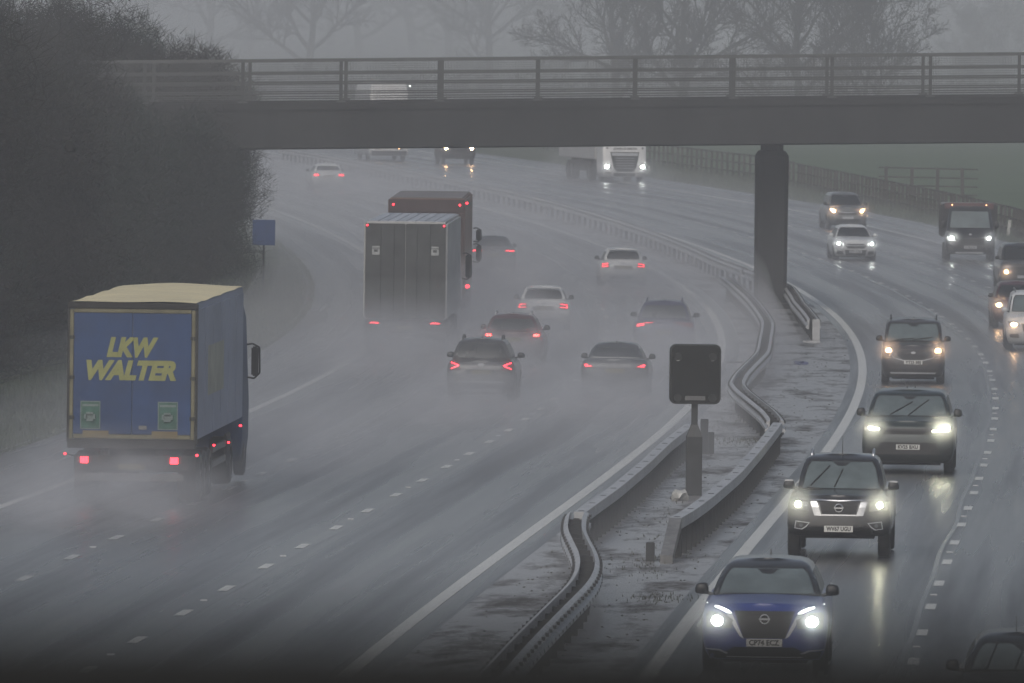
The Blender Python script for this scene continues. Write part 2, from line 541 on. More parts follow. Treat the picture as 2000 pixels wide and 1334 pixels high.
slab_xz(rrect(.99, 1.17, .10, 0, ZC), -.175, -.158).build('face', M['signalf'], sg)
for sx in (-.36, .36):
    for sz in (.36, -.49):
        mb = MB(); mb.tube((sx, -.22, ZC+sz), (sx, -.17, ZC+sz), .085, n=16)
        q = mb.build('lantern', M['signal'], sg)
        if sz > 0:
            mb = MB(); mb.box(sx-.035, sx+.02, -.232, -.222, ZC+sz-.085, ZC+sz-.072); mb.build('lens', M['chrome'], q)
mb = MB(); mb.box(-.21, .21, -.185, -.176, ZC-.54, ZC-.45); idp = mb.build('id_plate', surf('signal_plate', (.10, .10, .10), .5), sg)
mb = MB(); mb.box(-.065, .065, -.06, .07, 1.15, ZC-.6); mb.build('post', M['steeld'], sg)
mb = MB(); mb.box(-.165, .165, -.13, .15, -.05, 1.22)
mb.add([(-.165, -.13, 1.22), (.165, -.13, 1.22), (.165, .15, 1.22), (-.165, .15, 1.22), (-.06, -.05, 1.50), (.06, -.05, 1.50), (.06, .07, 1.50), (-.06, .07, 1.50)],
       [(0, 1, 5, 4), (1, 2, 6, 5), (2, 3, 7, 6), (3, 0, 4, 7), (4, 5, 6, 7)])
mb.build('pillar', M['steeld'], sg)
p = road(-0.62, 277.6)
t = empty('equipment_box', p); tag(t, 'small dark stepped cabinet behind the signal post', 'cabinet')
mb = MB(); mb.box(-.16, .02, -.1, .1, -.03, .80); mb.build('cabinet', M['steeld'], t, bevel=.01)
mb = MB(); mb.box(.025, .16, -.1, .1, -.03, .50); mb.build('side_box', M['steeld'], t, bevel=.01)

p = road(.56, 214.4)
t = empty('stub_post', p); tag(t, 'short dark stub post beside the ramped end of the right barrier', 'post')
mb = MB(); mb.box(-.09, .07, -.05, .05, -.05, .34); mb.build('post', M['steeld'], t, bevel=.01)

# litter in the median
def lump(name, loc, size, mat, label, cat, seed, group=None, sub=2, rough=.35):
    bm = bmesh.new(); bmesh.ops.create_icosphere(bm, subdivisions=sub, radius=1)
    rnd = random.Random(seed)
    for v in bm.verts:
        k = 1+rnd.uniform(-rough, rough); v.co = Vector((v.co.x*size[0]*k, v.co.y*size[1]*k, max(v.co.z, -.55)*size[2]*k))
    me = bpy.data.meshes.new(name); bm.to_mesh(me); bm.free()
    o = link(name, me, mat); o.location = (loc[0], loc[1], loc[2]+size[2]*.4)
    return tag(o, label, cat, group)
M['whiteplastic'] = surf('dirty_white_plastic', (0.42, 0.42, 0.40), 0.4, 0, 0.3, 6)
M['darkrag'] = surf('dark_rag', (0.025, 0.026, 0.03), 0.8)
M['bluerag'] = surf('blue_cloth', (0.10, 0.11, 0.19), 0.7, 0, .4, 9)
lump('plastic_bag', road(-.12, 246.2), (.17, .22, .16), M['whiteplastic'], 'crumpled white plastic bag at the foot of the signal post', 'bag', 4)
lump('cloth_rag', road(-.02, 246.9)+Vector((-.16, 0, 0)), (.14, .2, .15), M['darkrag'], 'dark rag under the white plastic bag by the signal post', 'rag', 9)
lump('cloth_rag', road(.20, 360.5), (.22, .5, .07), M['bluerag'], 'bluish rag lying flat on the median right of the barrier', 'rag', 5)
mb = MB(); q = road(-1.75, 360.6); mb.tube((-.26, 0, .03), (.26, .15, .04), .03, n=6)
o = mb.build('debris_strip', M['darkrag']); o.location = q; tag(o, 'dark strip of debris on the road edge left of the barrier', 'debris')
# tufts of weeds
def tufts(name, spots, n, h, mat, label):
    rnd = random.Random(3); V = []; F = []
    for (u, Y, ru, rY) in spots:
        for _ in range(n):
            p = road(u+rnd.gauss(0, ru), Y+rnd.gauss(0, rY))
            a = rnd.uniform(0, 6.28); l = rnd.uniform(.4, 1)*h; dx, dy = math.cos(a), math.sin(a); k = rnd.uniform(.1, .6)*l
            b = len(V)
            V += [(p.x-.012*dy, p.y+.012*dx, p.z-.01), (p.x+.012*dy, p.y-.012*dx, p.z-.01), (p.x+dx*k, p.y+dy*k, p.z+l)]
            F.append((b, b+1, b+2))
    o = link(name, fast_mesh(name, V, F), mat)
    return tag(o, label, 'weeds', kind='stuff')
M['weed'] = surf('dead_weeds', (0.05, 0.05, 0.028), 0.8)
tufts('weeds', [(-.5, 286, .5, 1.5), (.1, 288, .4, 1), (-.9, 300, .3, 3), (1.3, 199, .3, 1), (.6, 214, .3, 4), (.3, 231, .5, 8)], 150, .07, M['weed'],
      'low dead weeds and mud along the median barriers')

def blades(name, n, u0, u1, Y0, Y1, h, mat, label, seed, cat='grass'):
    rg = np.random.default_rng(seed); V = np.empty((n, 3, 3), np.float32)
    U = u0+(u1-u0)*rg.uniform(0, 1, n); Y = Y0+(Y1-Y0)*rg.uniform(0, 1, n)**1.3; Hh = h*rg.uniform(.4, 1.3, n); A = rg.uniform(0, 6.28, n); K = rg.uniform(.1, .7, n)*Hh
    for i in range(n):
        q = road(float(U[i]), float(Y[i])); z = q.z+bank(float(U[i]), 0)
        c, s_ = math.cos(A[i]), math.sin(A[i])
        V[i] = ((q.x-.02*s_, q.y+.02*c, z-.02), (q.x+.02*s_, q.y-.02*c, z-.02), (q.x+c*K[i], q.y+s_*K[i], z+Hh[i]))
    o = link(name, fast_mesh(name, V.reshape(-1, 3), np.arange(3*n).reshape(-1, 3)), mat)
    return tag(o, label, cat, kind='stuff')
blades('grass', 26000, -20.5, -16.25, 235, 640, .20, M['verge'], 'rough wet grass on the left verge beside the hard shoulder', 31)
blades('grass', 16000, 16.9, 22, 480, 760, .28, M['verge'], 'rough grass on the right verge below the fence', 32)
rgd = random.Random(77); mbd = MB()
for _ in range(900):
    q = road(rgd.uniform(-1.6, 1.6), rgd.uniform(172, 400)); a = rgd.uniform(.006, .024)
    mbd.tube((q.x, q.y, q.z), (q.x+rgd.gauss(0, a), q.y+rgd.gauss(0, a), q.z+a*.8), a, a*.4, n=5)
tag(mbd.build('gravel', M['weed']), 'scattered dark gravel and grit on the median', 'gravel', kind='stuff')

# ------------------------------------------------------------------ the bridge over the road
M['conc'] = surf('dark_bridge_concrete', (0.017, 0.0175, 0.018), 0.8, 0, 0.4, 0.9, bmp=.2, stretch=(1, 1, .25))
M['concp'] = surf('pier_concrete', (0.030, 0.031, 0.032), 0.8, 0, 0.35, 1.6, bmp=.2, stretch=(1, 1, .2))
M['rail'] = surf('parapet_metal', (0.085, 0.088, 0.09), 0.5, 0.3, 0.15)
br = empty('road_bridge', (9.0, 430, 0))
tag(br, 'long dark concrete road bridge with metal railings crossing above the motorway', 'bridge')
YB0, YB1, SLP = 425.0, 434.5, 0.0212
def bz(X, h): return h + SLP*X          # X is relative to world x = 0
def bpt(X, Y, h): return (X-9.0, Y-430, bz(X, h))
XL, XR = -34.0, 60.0
mb = MB()
prof = [(YB0, 7.26), (YB0, 5.66), (YB0+.9, 5.60), (YB1-.9, 5.60), (YB1, 5.66), (YB1, 7.26), (YB1-.45, 7.26), (YB1-.45, 7.12), (YB0+.45, 7.12), (YB0+.45, 7.26)]
V = []
for i in range(25):
    X = XL+(XR-XL)*i/24
    V += [bpt(X, y, h) for y, h in prof]
n = len(prof)
mb.add(V, [(i*n+j, (i+1)*n+j, (i+1)*n+(j+1) % n, i*n+(j+1) % n) for i in range(24) for j in range(n)] + [tuple(range(n-1, -1, -1)), tuple(24*n+j for j in range(n))])
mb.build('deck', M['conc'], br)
# coping lip, 5 cm proud
mb = MB()
a, b = XL, XR
for (y0, y1) in ((YB0-.05, YB0-.003), (YB1+.003, YB1+.05)):
    mb.hexa([bpt(a, y0, 7.00), bpt(b, y0, 7.00), bpt(b, y1, 7.00), bpt(a, y1, 7.00), bpt(a, y0, 7.255), bpt(b, y0, 7.255), bpt(b, y1, 7.255), bpt(a, y1, 7.255)])
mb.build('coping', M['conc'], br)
# pier
mb = MB()
def pring(w, d, z, x=9.22, y=430.6, c=.12):
    return [(x-9.0+sx*(w/2-(c if k else 0)), y-430+sy*(d/2-(0 if k else c)), z) for sx, sy, ks in ((1, -1, (1, 0)), (1, 1, (0, 1)), (-1, 1, (1, 0)), (-1, -1, (0, 1))) for k in ks]
rings = [pring(1.12, 1.5, -.6), pring(1.14, 1.5, 0), pring(1.19, 1.5, 5.35), pring(.98, 1.3, 5.52), pring(.80, 1.1, 5.56), pring(.80, 1.1, 5.85)]
V = [v for r in rings for v in r]
mb.add(V, [(i*8+j, i*8+(j+1) % 8, (i+1)*8+(j+1) % 8, (i+1)*8+j) for i in range(5) for j in range(8)] + [tuple(range(7, -1, -1)), tuple(40+j for j in range(8))])
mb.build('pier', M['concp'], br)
mb = MB(); mb.box(9.22-9-.85, 9.22-9+.85, -1.4, 1.9, -.7, .12); mb.build('footing', M['concp'], br, bevel=.03)
# abutments
for x0, x1 in ((-30, -21), (32, 44)):
    mb = MB(); mb.box(x0-9, x1-9, YB0-430+.4, YB1-430-.4, -1, 5.4+SLP*x0); mb.build('abutment', M['concp'], br)
# parapets
POST = 3.47
def parapet(Yp, x_first):
    par = empty('parapet', (0, Yp-430, 0)); par.parent = br
    xs = []; x = x_first
    while x < XR-1: xs.append(x); x += POST
    x = x_first-POST
    while x > XL+1: xs.insert(0, x); x -= POST
    rl = MB()
    for h, w in ((8.73, .036), (8.28, .026), (8.25-.33, .026), (7.58, .026), (7.40, .018)):
        A = Vector((xs[0]-9, 0, bz(xs[0], h))); B = Vector((xs[-1]-9, 0, bz(xs[-1], h)))
        rl.hexa([A+Vector((0, -w, -w)), B+Vector((0, -w, -w)), B+Vector((0, w, -w)), A+Vector((0, w, -w)), A+Vector((0, -w, w)), B+Vector((0, -w, w)), B+Vector((0, w, w)), A+Vector((0, w, w))])
    rl.build('rails', M['rail'], par)
    pmesh = None; mmesh = None
    for x in xs:
        if pmesh is None:
            q = MB(); q.box(-.06, .06, .06, .16, 0, 1.5); q.box(-.16, .16, -.12, .2, -.005, .045)
            pmesh = q.mesh('post'); pmesh.materials.append(M['rail'])
            q = MB(); k = .05
            while k < POST:
                q.box(k-.004, k+.004, -.004, .004, .05+SLP*k, 1.44+SLP*k); k += .055
            for hz in [i*.075 for i in range(1, 19)]:
                q.hexa([(0, -.003, hz), (POST, -.003, hz+SLP*POST), (POST, .003, hz+SLP*POST), (0, .003, hz), (0, -.003, hz+.006), (POST, -.003, hz+.006+SLP*POST), (POST, .003, hz+.006+SLP*POST), (0, .003, hz+.006)])
            mmesh = q.mesh('mesh_panel'); mmesh.materials.append(M['rail'])
        o = bpy.data.objects.new('post', pmesh); COL.objects.link(o); o.parent = par; o.location = (x-9, 0, bz(x, 7.26))
        if x != xs[-1]:
            o = bpy.data.objects.new('mesh_panel', mmesh); COL.objects.link(o); o.parent = par; o.location = (x-9, -.045, bz(x, 7.27))
parapet(YB0+.2, -6.15)
parapet(YB1-.2, -6.15+.05)

# ------------------------------------------------------------------ the bridge the picture is taken from
vb = empty('viewing_bridge', (0, 0, 9.3))
tag(vb, 'dark blurred parapet rail along the bottom edge of the view', 'parapet')
M['parblack'] = surf('near_black_rail', (0.006, 0.006, 0.005), 0.9, 0, 0.2)
mb = MB(); mb.box(-9, 9, -4, 3.7, -.45, -.02); mb.build('deck', M['conc'], vb)
mb = MB(); mb.box(-9, 9, 3.40, 3.58, -.015, 1.33); mb.build('wall', M['parblack'], vb)
mb = MB(); mb.box(-9, 9, 3.36, 3.60, 1.334, 1.5095); mb.build('rail', M['parblack'], vb, bevel=.03)

# ------------------------------------------------------------------ blue sign, marker, fences
M['blue'] = surf('blue_sign', (0.035, 0.075, 0.21), 0.5, 0, .12)
p = road(-17.9, 443.6)
t = empty('road_sign', p+Vector((-.3, 0, 0))); tag(t, 'plain blue rectangular sign on a thin post in the left verge', 'road sign')
mb = MB(); mb.box(-.42, .42, -.03, .0, 1.72, 2.66); mb.build('sign_panel', M['blue'], t, bevel=.008)
mb = MB(); mb.tube((0, .04, -.2), (0, .04, 2.5), .038); mb.build('post', M['galvd'], t)
p = road(18.3, 551)
t = empty('marker_post', p); tag(t, 'short white marker post leaning in the right verge beside the fence', 'marker post')
mb = MB(); mb.hexa([(-.07, -.04, -.1), (.07, -.04, -.1), (.07, .04, -.1), (-.07, .04, -.1), (.02, -.04, .72), (.16, -.04, .72), (.16, .04, .72), (.02, .04, .72)]); mb.build('post', M['whiteplastic'], t)
mb = MB(); mb.box(.0, .24, -.05, .05, .725, .80); mb.build('cap', M['black'], t)

M['wood'] = surf('wet_fence_wood', (0.040, 0.036, 0.030), 0.8, 0, 0.4, 5)
def fence(name, pts, post_dist, h, label, pw=.07, rails=(.25, .62, .97), group=None):
    root = empty(name, pts[0]); tag(root, label, 'fence', group)
    rel = [p-pts[0] for p in pts]
    mb = MB()
    for z in rails:
        mb.sweep(rel, [(-.02, z*h-.05), (.02, z*h-.05), (.02, z*h+.03), (-.02, z*h+.03)], closed=True)
    mb.build('rails', M['wood'], root)
    pls = place(rel, post_dist); pm = None
    for i, (p, d) in enumerate(pls[:100]):
        if pm is None:
            q = MB(); q.box(-pw, pw, -pw, pw, -.3, h); pm = q.mesh('post'); pm.materials.append(M['wood'])
        o = bpy.data.objects.new('post', pm); COL.objects.link(o); o.parent = root; o.location = p
        o.rotation_euler = (random.Random(i).gauss(0, .02), random.Random(i+50).gauss(0, .02), 0)
    return root
def gpt(u, Y):
    p = road(u, Y); p.z += bank(u, Y); return p
fence('field_fence', [gpt(u, Y) for u, Y in ((17.6, 515), (17.9, 532), (18.4, 550), (18.9, 581), (20.0, 630), (21.0, 665))], 2.0, 1.35,
      'close set wooden post fence beside the right hard shoulder')
fence('field_fence', [gpt(u, Y) for u, Y in ((21.0, 665.5), (21.6, 690), (21.4, 710), (21.6, 760), (22.5, 830))], 2.6, 1.4,
      'faint far wooden fence between road and field right of the lorry')
fence('paddock_fence', [Vector((19.0+.5*i, 626.7-.4*i, gpt(21, 626).z)) for i in range(11)], 1.65, 1.75,
      'taller dark railed fence standing at an angle in the green field', rails=(.2, .45, .7, .97), pw=.09)

# ------------------------------------------------------------------ trees
M['bark'] = surf('wet_bark', (0.028, 0.026, 0.022), 0.85, 0, .3, 3)
M['twig'] = surf('bare_twigs', (0.021, 0.020, 0.017), 0.85, 0, .4, .6)
M['ivy'] = surf('dark_evergreen_twigs', (0.013, 0.021, 0.015), 0.8, 0, .5, .5)
def segs_mesh(name, segs, n=3):
    """segs (m, 8): a xyz, b xyz, ra, rb -> thin prisms"""
    S = np.asarray(segs, np.float32); a = S[:, 0:3]; b = S[:, 3:6]; ra = S[:, 6]; rb = S[:, 7]
    d = b-a; d /= np.linalg.norm(d, axis=1)[:, None]+1e-9
    ref = np.where(np.abs(d[:, 2:3]) > .9, np.array([[1, 0, 0]], np.float32), np.array([[0, 0, 1]], np.float32))
    u = np.cross(d, ref); u /= np.linalg.norm(u, axis=1)[:, None]+1e-9; w = np.cross(d, u)
    V = np.empty((len(S), 2*n, 3), np.float32)
    for i in range(n):
        t = 2*math.pi*i/n; o = u*math.cos(t)+w*math.sin(t)
        V[:, i] = a+o*ra[:, None]; V[:, n+i] = b+o*rb[:, None]
    F = []
    base = (np.arange(len(S))*2*n)[:, None]
    for i in range(n):
        F.append(base+np.array([[i, (i+1) % n, n+(i+1) % n, n+i]]))
    return fast_mesh(name, V.reshape(-1, 3), np.concatenate(F, 0))
def bare_tree(seed, H, spread=.55, lean=0.0, trunk=.25, levels=3, n0=13, Rk=.46):
    """a leader with rounded crown of limbs, each forking into finer ones"""
    rnd = random.Random(seed); big = []; small = []
    def limb(p, d, L, r, lv):
        n = (7, 6, 4, 3)[lv]; q = p.copy(); pts = []
        for s in range(n):
            d = (d + Vector((rnd.gauss(0, .16), rnd.gauss(0, .16), rnd.gauss(.05, .10)))).normalized()
            e = q+d*(L/n); r2 = r*(1-.62/n)
            (big if lv == 0 else small).append((*q, *e, r, r2)); pts.append((e.copy(), d.copy(), r2)); q = e; r = r2
        if lv >= levels: return
        for s, (e, dd, rr) in enumerate(pts):
            if lv == 0 and s < 1: continue
            for _ in range(2 if (s == n-1 or lv == 2 or rnd.random() < .45) else 1):
                side = dd.cross(Vector((rnd.gauss(0, 1), rnd.gauss(0, 1), rnd.gauss(0, 1)))).normalized()
                nd = (dd*.85+side*rnd.uniform(.5, 1.1)+Vector((0, 0, .15))).normalized()
                limb(e, nd, L*rnd.uniform(.34, .56)*(1.1-.4*s/n), rr*.62, lv+1)
    q = Vector((0, 0, -.3)); d = Vector((lean, 0, 1)).normalized(); r = H*.019; n = 12; tops = []
    for s in range(n):
        d = (d+Vector((rnd.gauss(0, .07), rnd.gauss(0, .07), .12))).normalized()
        e = q+d*(H*.74/n); r2 = r*(.985 if s < 3 else .86); big.append((*q, *e, r, r2)); q = e; r = r2; tops.append((e.copy(), r2))
    az = rnd.uniform(0, 6.28)
    for i in range(n0):
        f = trunk+(1-trunk)*i/(n0-1); e, rr = tops[min(n-1, int(f*n))]
        az += 2.4+rnd.uniform(-.5, .5)
        hN = (f-.45)/.75
        L = H*Rk*math.sqrt(max(.12, 1-hN*hN))*rnd.uniform(.8, 1.15)
        el = lerp_(.35, 1.25, f)+rnd.uniform(-.15, .2)
        limb(e, Vector((math.cos(az)*math.cos(el), math.sin(az)*math.cos(el), math.sin(el))), L, rr*.62, 0)
    return big, small
def lerp_(a, b, t): return a+(b-a)*t
TREES = {}
def tree_meshes(key, seed, H, **kw):
    big, small = bare_tree(seed, H, **kw)
    a = segs_mesh('trunk', big, 6); a.materials.append(M['bark'])
    sm = np.asarray(small, np.float32)
    sm[:, 6] = np.maximum(sm[:, 6], .017); sm[:, 7] = np.maximum(sm[:, 7], .013)
    b = segs_mesh('crown', sm, 3); b.materials.append(M['twig'])
    TREES[key] = (a, b)
tree_meshes('a', 11, 15, trunk=.14, n0=16)
tree_meshes('b', 23, 14, trunk=.12, Rk=.52, n0=16)
tree_meshes('c', 37, 16, trunk=.16, Rk=.44, n0=17)
tree_meshes('d', 41, 12, trunk=.12, Rk=.58, n0=15)
def put_tree(key, x, Y, s, rz, label, group, name='bare_tree'):
    r = empty(name, (x, Y, zr(Y)-.1), rz); r.scale = (s, s, s)
    tag(r, label, 'tree', group)
    for nm, me in zip(('trunk', 'crown'), TREES[key]):
        o = bpy.data.objects.new(nm, me); COL.objects.link(o); o.parent = r
    return r
def px(x, Y): return (x-1000)*Y/FPX
near = [('a', 1560, 905, 1.22, 0.3, 'big bare tree with a dividing trunk behind the bridge, right of the pier'),
        ('d', 1690, 880, 1.0, 1.2, 'smaller bare tree with spreading limbs, rightmost of the large bare trees'),
        ('b', 1330, 940, 1.35, 2.2, 'broad bare tree with drooping limbs above the white lorry'),
        ('c', 1200, 990, 1.25, 4.0, 'tall faint bare tree left of the drooping one, above the white lorry'),
        ('a', 950, 1450, 1.6, 5.1, 'bare tree with twin trunks above the middle of the railings'),
        ('b', 590, 1400, 1.75, .9, 'pale forked bare tree above the railings near the hedge')]
for k, x, Y, s, rz, lb in near:
    put_tree(k, px(x, Y), Y, s, rz, lb, 'bare trees beyond the bridge')
far = [('c', 150, 1240, 1.25, 1), ('b', 270, 1300, 1.2, 2), ('a', 400, 1180, 1.1, 3), ('d', 480, 1330, 1.5, 0), ('b', 700, 1250, 1.3, 4), ('c', 800, 1330, 1.25, 5), ('a', 870, 1200, 1.05, 1.3),
       ('d', 1020, 1300, 1.4, 2.4), ('c', 1080, 1260, 1.1, .3), ('b', 1260, 1350, 1.25, 1.7), ('a', 1440, 1250, 1.2, 2.9), ('c', 1480, 1130, 1.1, 4.4), ('a', 640, 1380, 1.3, 5.5), ('d', 940, 1400, 1.6, 2.0),
       ('d', 1900, 1500, .75, 1.0), ('b', 1960, 1620, .7, 3.0), ('d', 2030, 1480, .7, 4.0)]
for i, (k, x, Y, s, rz) in enumerate(far):
    if i < 14: Y *= 1.5; s *= 1.85
    put_tree(k, px(x, Y), Y, s, rz, 'very faint bare tree fading into the mist on the skyline', 'faint trees on the skyline')
# low far hedges, one mass
def twig_cloud(name, n, fn, lmin, lmax, w, seed, mat):
    rng = np.random.default_rng(seed)
    P = fn(rng, n)
    D = rng.normal(size=(n, 3)); D[:, 2] = np.abs(D[:, 2])*.8+.1
    D /= np.linalg.norm(D, axis=1)[:, None]
    L = rng.uniform(lmin, lmax, (n, 1))
    W = np.cross(D, rng.normal(size=(n, 3))); W /= np.linalg.norm(W, axis=1)[:, None]
    W *= w*rng.uniform(.5, 1.2, (n, 1))
    V = np.stack([P-W, P+W, P+D*L+W*.2, P+D*L-W*.2], 1).reshape(-1, 3)
    F = np.arange(4*n).reshape(-1, 4)
    me = fast_mesh(name, V, F); me.materials.append(mat)
    return me
def hedge_fn(rng, n):
    Y = rng.uniform(0, 1, n)
    return np.stack([rng.uniform(-40, 75, n), 1150+Y*60, rng.uniform(0, 1, n)**1.5*(2.2+1.2*np.sin(np.arange(n)*.37))], 1)
o = link('far_hedge', twig_cloud('far_hedge', 9000, hedge_fn, .8, 2.0, .12, 8, M['twig']))
tag(o, 'low dark far hedge line seen through the railings', 'hedge', kind='stuff')

# the roadside thicket on the left: one bush or small tree beside the other
def crown_fn(rx, ry, rz, cz, lumps, seed):
    rg = np.random.default_rng(seed)
    C = np.stack([rg.uniform(-.7, .7, lumps)*rx, rg.uniform(-.7, .7, lumps)*ry, cz+rg.uniform(-.75, .8, lumps)*rz], 1)
    S = rg.uniform(.28, .5, lumps)
    def fn(rng, n):
        i = rng.integers(0, lumps, n)
        d = rng.normal(size=(n, 3)); d /= np.linalg.norm(d, axis=1)[:, None]
        r = rng.uniform(0, 1, (n, 1))**.45
        return C[i] + d*r*(S[i][:, None]*np.array([[rx, ry, rz]]))
    return fn
BUSH = []
for k, (seed, mat) in enumerate(((1, 'twig'), (2, 'ivy'), (3, 'twig'), (4, 'ivy'))):
    cr = twig_cloud('crown', 42000, crown_fn(3.0, 4.2, 4.0, 4.2, 30, seed), .25, .75, .014, seed, M[mat])
    big, small = bare_tree(60+seed, 8.0, trunk=.15, levels=2, n0=9)
    tr = segs_mesh('trunk', big+small, 4); tr.materials.append(M['bark'])
    BUSH.append((cr, tr))
hedge = [(-21.5, 262, 1.15, 0, 'nearest roadside tree of the left thicket, at the left frame edge'),
         (-24.5, 285, 1.35, 1, 'tallest evergreen-looking tree of the left thicket, by the top left corner'),
         (-21.8, 300, 1.1, 2, None), (-24.5, 322, 1.25, 3, None), (-22.2, 335, 1.0, 0, None), (-25.0, 350, 1.12, 2, None), (-22.4, 362, .92, 1, None),
         (-25.4, 380, 1.02, 0, None), (-22.8, 382, .86, 2, None), (-22.4, 398, .80, 3, None), (-25.6, 404, .98, 2, None), (-22.0, 414, .74, 0, None), (-24.0, 418, .84, 1, None), (-21.0, 426, .70, 3, None),
         (-27.5, 330, 1.3, 1, None), (-28.6, 375, 1.12, 3, None), (-27, 300, 1.35, 0, None),
         (-21.9, 451, .98, 2, None), (-22.6, 464, 1.03, 0, None), (-21.8, 476, .88, 3, None), (-24.6, 456, 1.12, 1, None), (-27.6, 452, 1.2, 2, None), (-31, 457, 1.3, 3, None), (-35, 452, 1.3, 0, None),
         (-20.4, 495, .80, 1, 'low end bush of the left thicket leaning over the shoulder by the blue sign')]
for i, (u, Y, s, k, lb) in enumerate(hedge):
    p = gpt(u, Y)
    r = empty('roadside_tree', p, i*1.3); r.scale = (s, s, s)
    tag(r, lb or 'dense bare twiggy tree merging into the dark thicket left of the road', 'tree', 'thicket along the left verge')
    o = bpy.data.objects.new('crown', BUSH[k][0]); COL.objects.link(o); o.parent = r
    o = bpy.data.objects.new('trunk', BUSH[k][1]); COL.objects.link(o); o.parent = r
def under_fn(rng, n):
    Y = rng.uniform(235, 500, n); P = np.empty((n, 3), np.float32)
    u = -20.4-np.abs(rng.normal(0, 1.6, n)); z = rng.uniform(0, 1, n)**1.4*3.0
    for i in range(n):
        q = road(float(u[i]-z[i]*.2), float(Y[i])); P[i] = (q.x, q.y, q.z+bank(float(u[i]), 0)+z[i])
    return P
o = link('brambles', twig_cloud('brambles', 30000, under_fn, .4, 1.0, .028, 21, M['ivy']))
tag(o, 'dark brambles and undergrowth along the foot of the left thicket', 'undergrowth', kind='stuff')
M['smudge'] = surf('smudge_dark', (.009, .009, .009), .9)
lump('smudge_lump', Vector((px(150, 262)+.0, 256.5, CAMZ-(295+20)*256.5/FPX)), (.12, .10, .15), M['smudge'], 'small round dark lump added for a smudge in the twigs of the left thicket', 'smudge', 12, rough=.12)  # lump added to stand for a dark round smudge


# ------------------------------------------------------------------ vehicles
def lerp(a, b, t): return a+(b-a)*t
def piece(x, pts):
    if x <= pts[0][0]: return pts[0][1]
    for (x0, z0), (x1, z1) in zip(pts[:-1], pts[1:]):
        if x <= x1: return lerp(z0, z1, (x-x0)/(x1-x0))
    return pts[-1][1]
class Stack:
    """rings from bottom to top; each (z or z(x), x front, x rear, half width, exponent)"""
    def __init__(s, levels, n=54): s.L = levels; s.n = n
    def ring(s, l):
        zf, xf, xr, w, e = l
        out = []; D = 7.4/(e*e); cx = (xf+xr)/2
        def end(sg):
            xe = xf if sg > 0 else xr
            return [(xe-sg*min(D, abs(xe-cx))*(1-s.k(math.sin(f))), w*math.sin(f)) for f in [math.pi*(i/20-.5) for i in range(21)]]
        F = end(1); B = end(-1)[::-1]
        pts = F + [(lerp(F[-1][0], B[0][0], t/7), w) for t in range(1, 7)] + B + [(lerp(B[-1][0], F[0][0], t/7), -w) for t in range(1, 7)]
        return [(x, y, zf(x) if callable(zf) else zf) for x, y in pts]
    @staticmethod
    def k(q): return max(0.0, 1-min(abs(q), 1.0)**3.2)**(1/3.2)
    def mesh(s, mb, close=True, crown=.025):
        rs = [s.ring(l) for l in s.L]
        if close:
            top = rs[-1]
            rs.append([(x, y*.5, z+crown*.7) for x, y, z in top]); rs.append([(x, 0, z+crown) for x, y, z in top])
        n = s.n; V = [v for r in rs for v in r]
        F = [(i*n+j, i*n+(j+1) % n, (i+1)*n+(j+1) % n, (i+1)*n+j) for i in range(len(rs)-1) for j in range(n)]
        F.append(tuple(range(n-1, -1, -1)))
        mb.add(V, F)
    def at(s, z, end):
        """interpolated front or rear extent, half width, exponent at height z"""
        ref = lambda l: l[0] if not callable(l[0]) else l[0](l[1]-.02 if end > 0 else l[2]+.02)
        Ls = s.L
        if z <= ref(Ls[0]): a = b = Ls[0]; t = 0
        else:
            a = b = Ls[-1]; t = 0
            for p, q in zip(Ls[:-1], Ls[1:]):
                if ref(p) <= z <= ref(q)+1e-9:
                    a, b = p, q; t = (z-ref(p))/max(ref(q)-ref(p), 1e-6); break
        return lerp(a[1], b[1], t), lerp(a[2], b[2], t), lerp(a[3], b[3], t), lerp(a[4], b[4], t)
    def end_x(s, y, z, end):
        xf, xr, w, e = s.at(z, end)
        xe = xf if end > 0 else xr
        return xe-end*min(7.4/(e*e), (xf-xr)/2)*(1-s.k(abs(y)/w))
    def side_y(s, x, z, sd):
        xf, xr, w, e = s.at(z, 1)
        D = min(7.4/(e*e), (xf-xr)/2); g = min(xf-x, x-xr)
        if g >= D: return sd*w
        return sd*w*s.k(1-max(g, 0)/D)
def flat_poly(poly, cut):
    bm = bmesh.new(); bm.faces.new([bm.verts.new((a, 0, b)) for a, b in poly])
    lo = min(p[0] for p in poly); hi = max(p[0] for p in poly)
    k = math.floor(lo/cut)*cut+cut
    while k < hi-1e-4:
        bmesh.ops.bisect_plane(bm, geom=bm.verts[:]+bm.edges[:]+bm.faces[:], plane_co=(k, 0, 0), plane_no=(1, 0, 0)); k += cut
    lo = min(p[1] for p in poly); hi = max(p[1] for p in poly); k = lo+cut
    while k < hi-1e-4:
        bmesh.ops.bisect_plane(bm, geom=bm.verts[:]+bm.edges[:]+bm.faces[:], plane_co=(0, 0, k), plane_no=(0, 0, 1)); k += cut
    return bm
def panel(name, st, face, poly, mat, parent, off=.01, cut=.09, thick=.012):
    """a panel lying on the body surface; face 'F','R' use (y,z), 'S+','S-' use (x,z)"""
    bm = flat_poly(poly, cut)
    bmesh.ops.solidify(bm, geom=bm.faces[:], thickness=.001)
    # after solidify: two layers at y 0 and y +-.001
    for v in bm.verts:
        a, lay, b = v.co
        out = off if abs(lay) < .0005 else off-thick
        if face == 'F': v.co = (st.end_x(a, b, 1)+out, a, b)
        elif face == 'R': v.co = (st.end_x(a, b, -1)-out, a, b)
        else:
            sd = 1 if face == 'S+' else -1
            v.co = (a, st.side_y(a, b, sd)+sd*out, b)
    bmesh.ops.recalc_face_normals(bm, faces=bm.faces[:])
    me = bpy.data.meshes.new(name); bm.to_mesh(me); bm.free()
    return link(name, me, mat, parent)
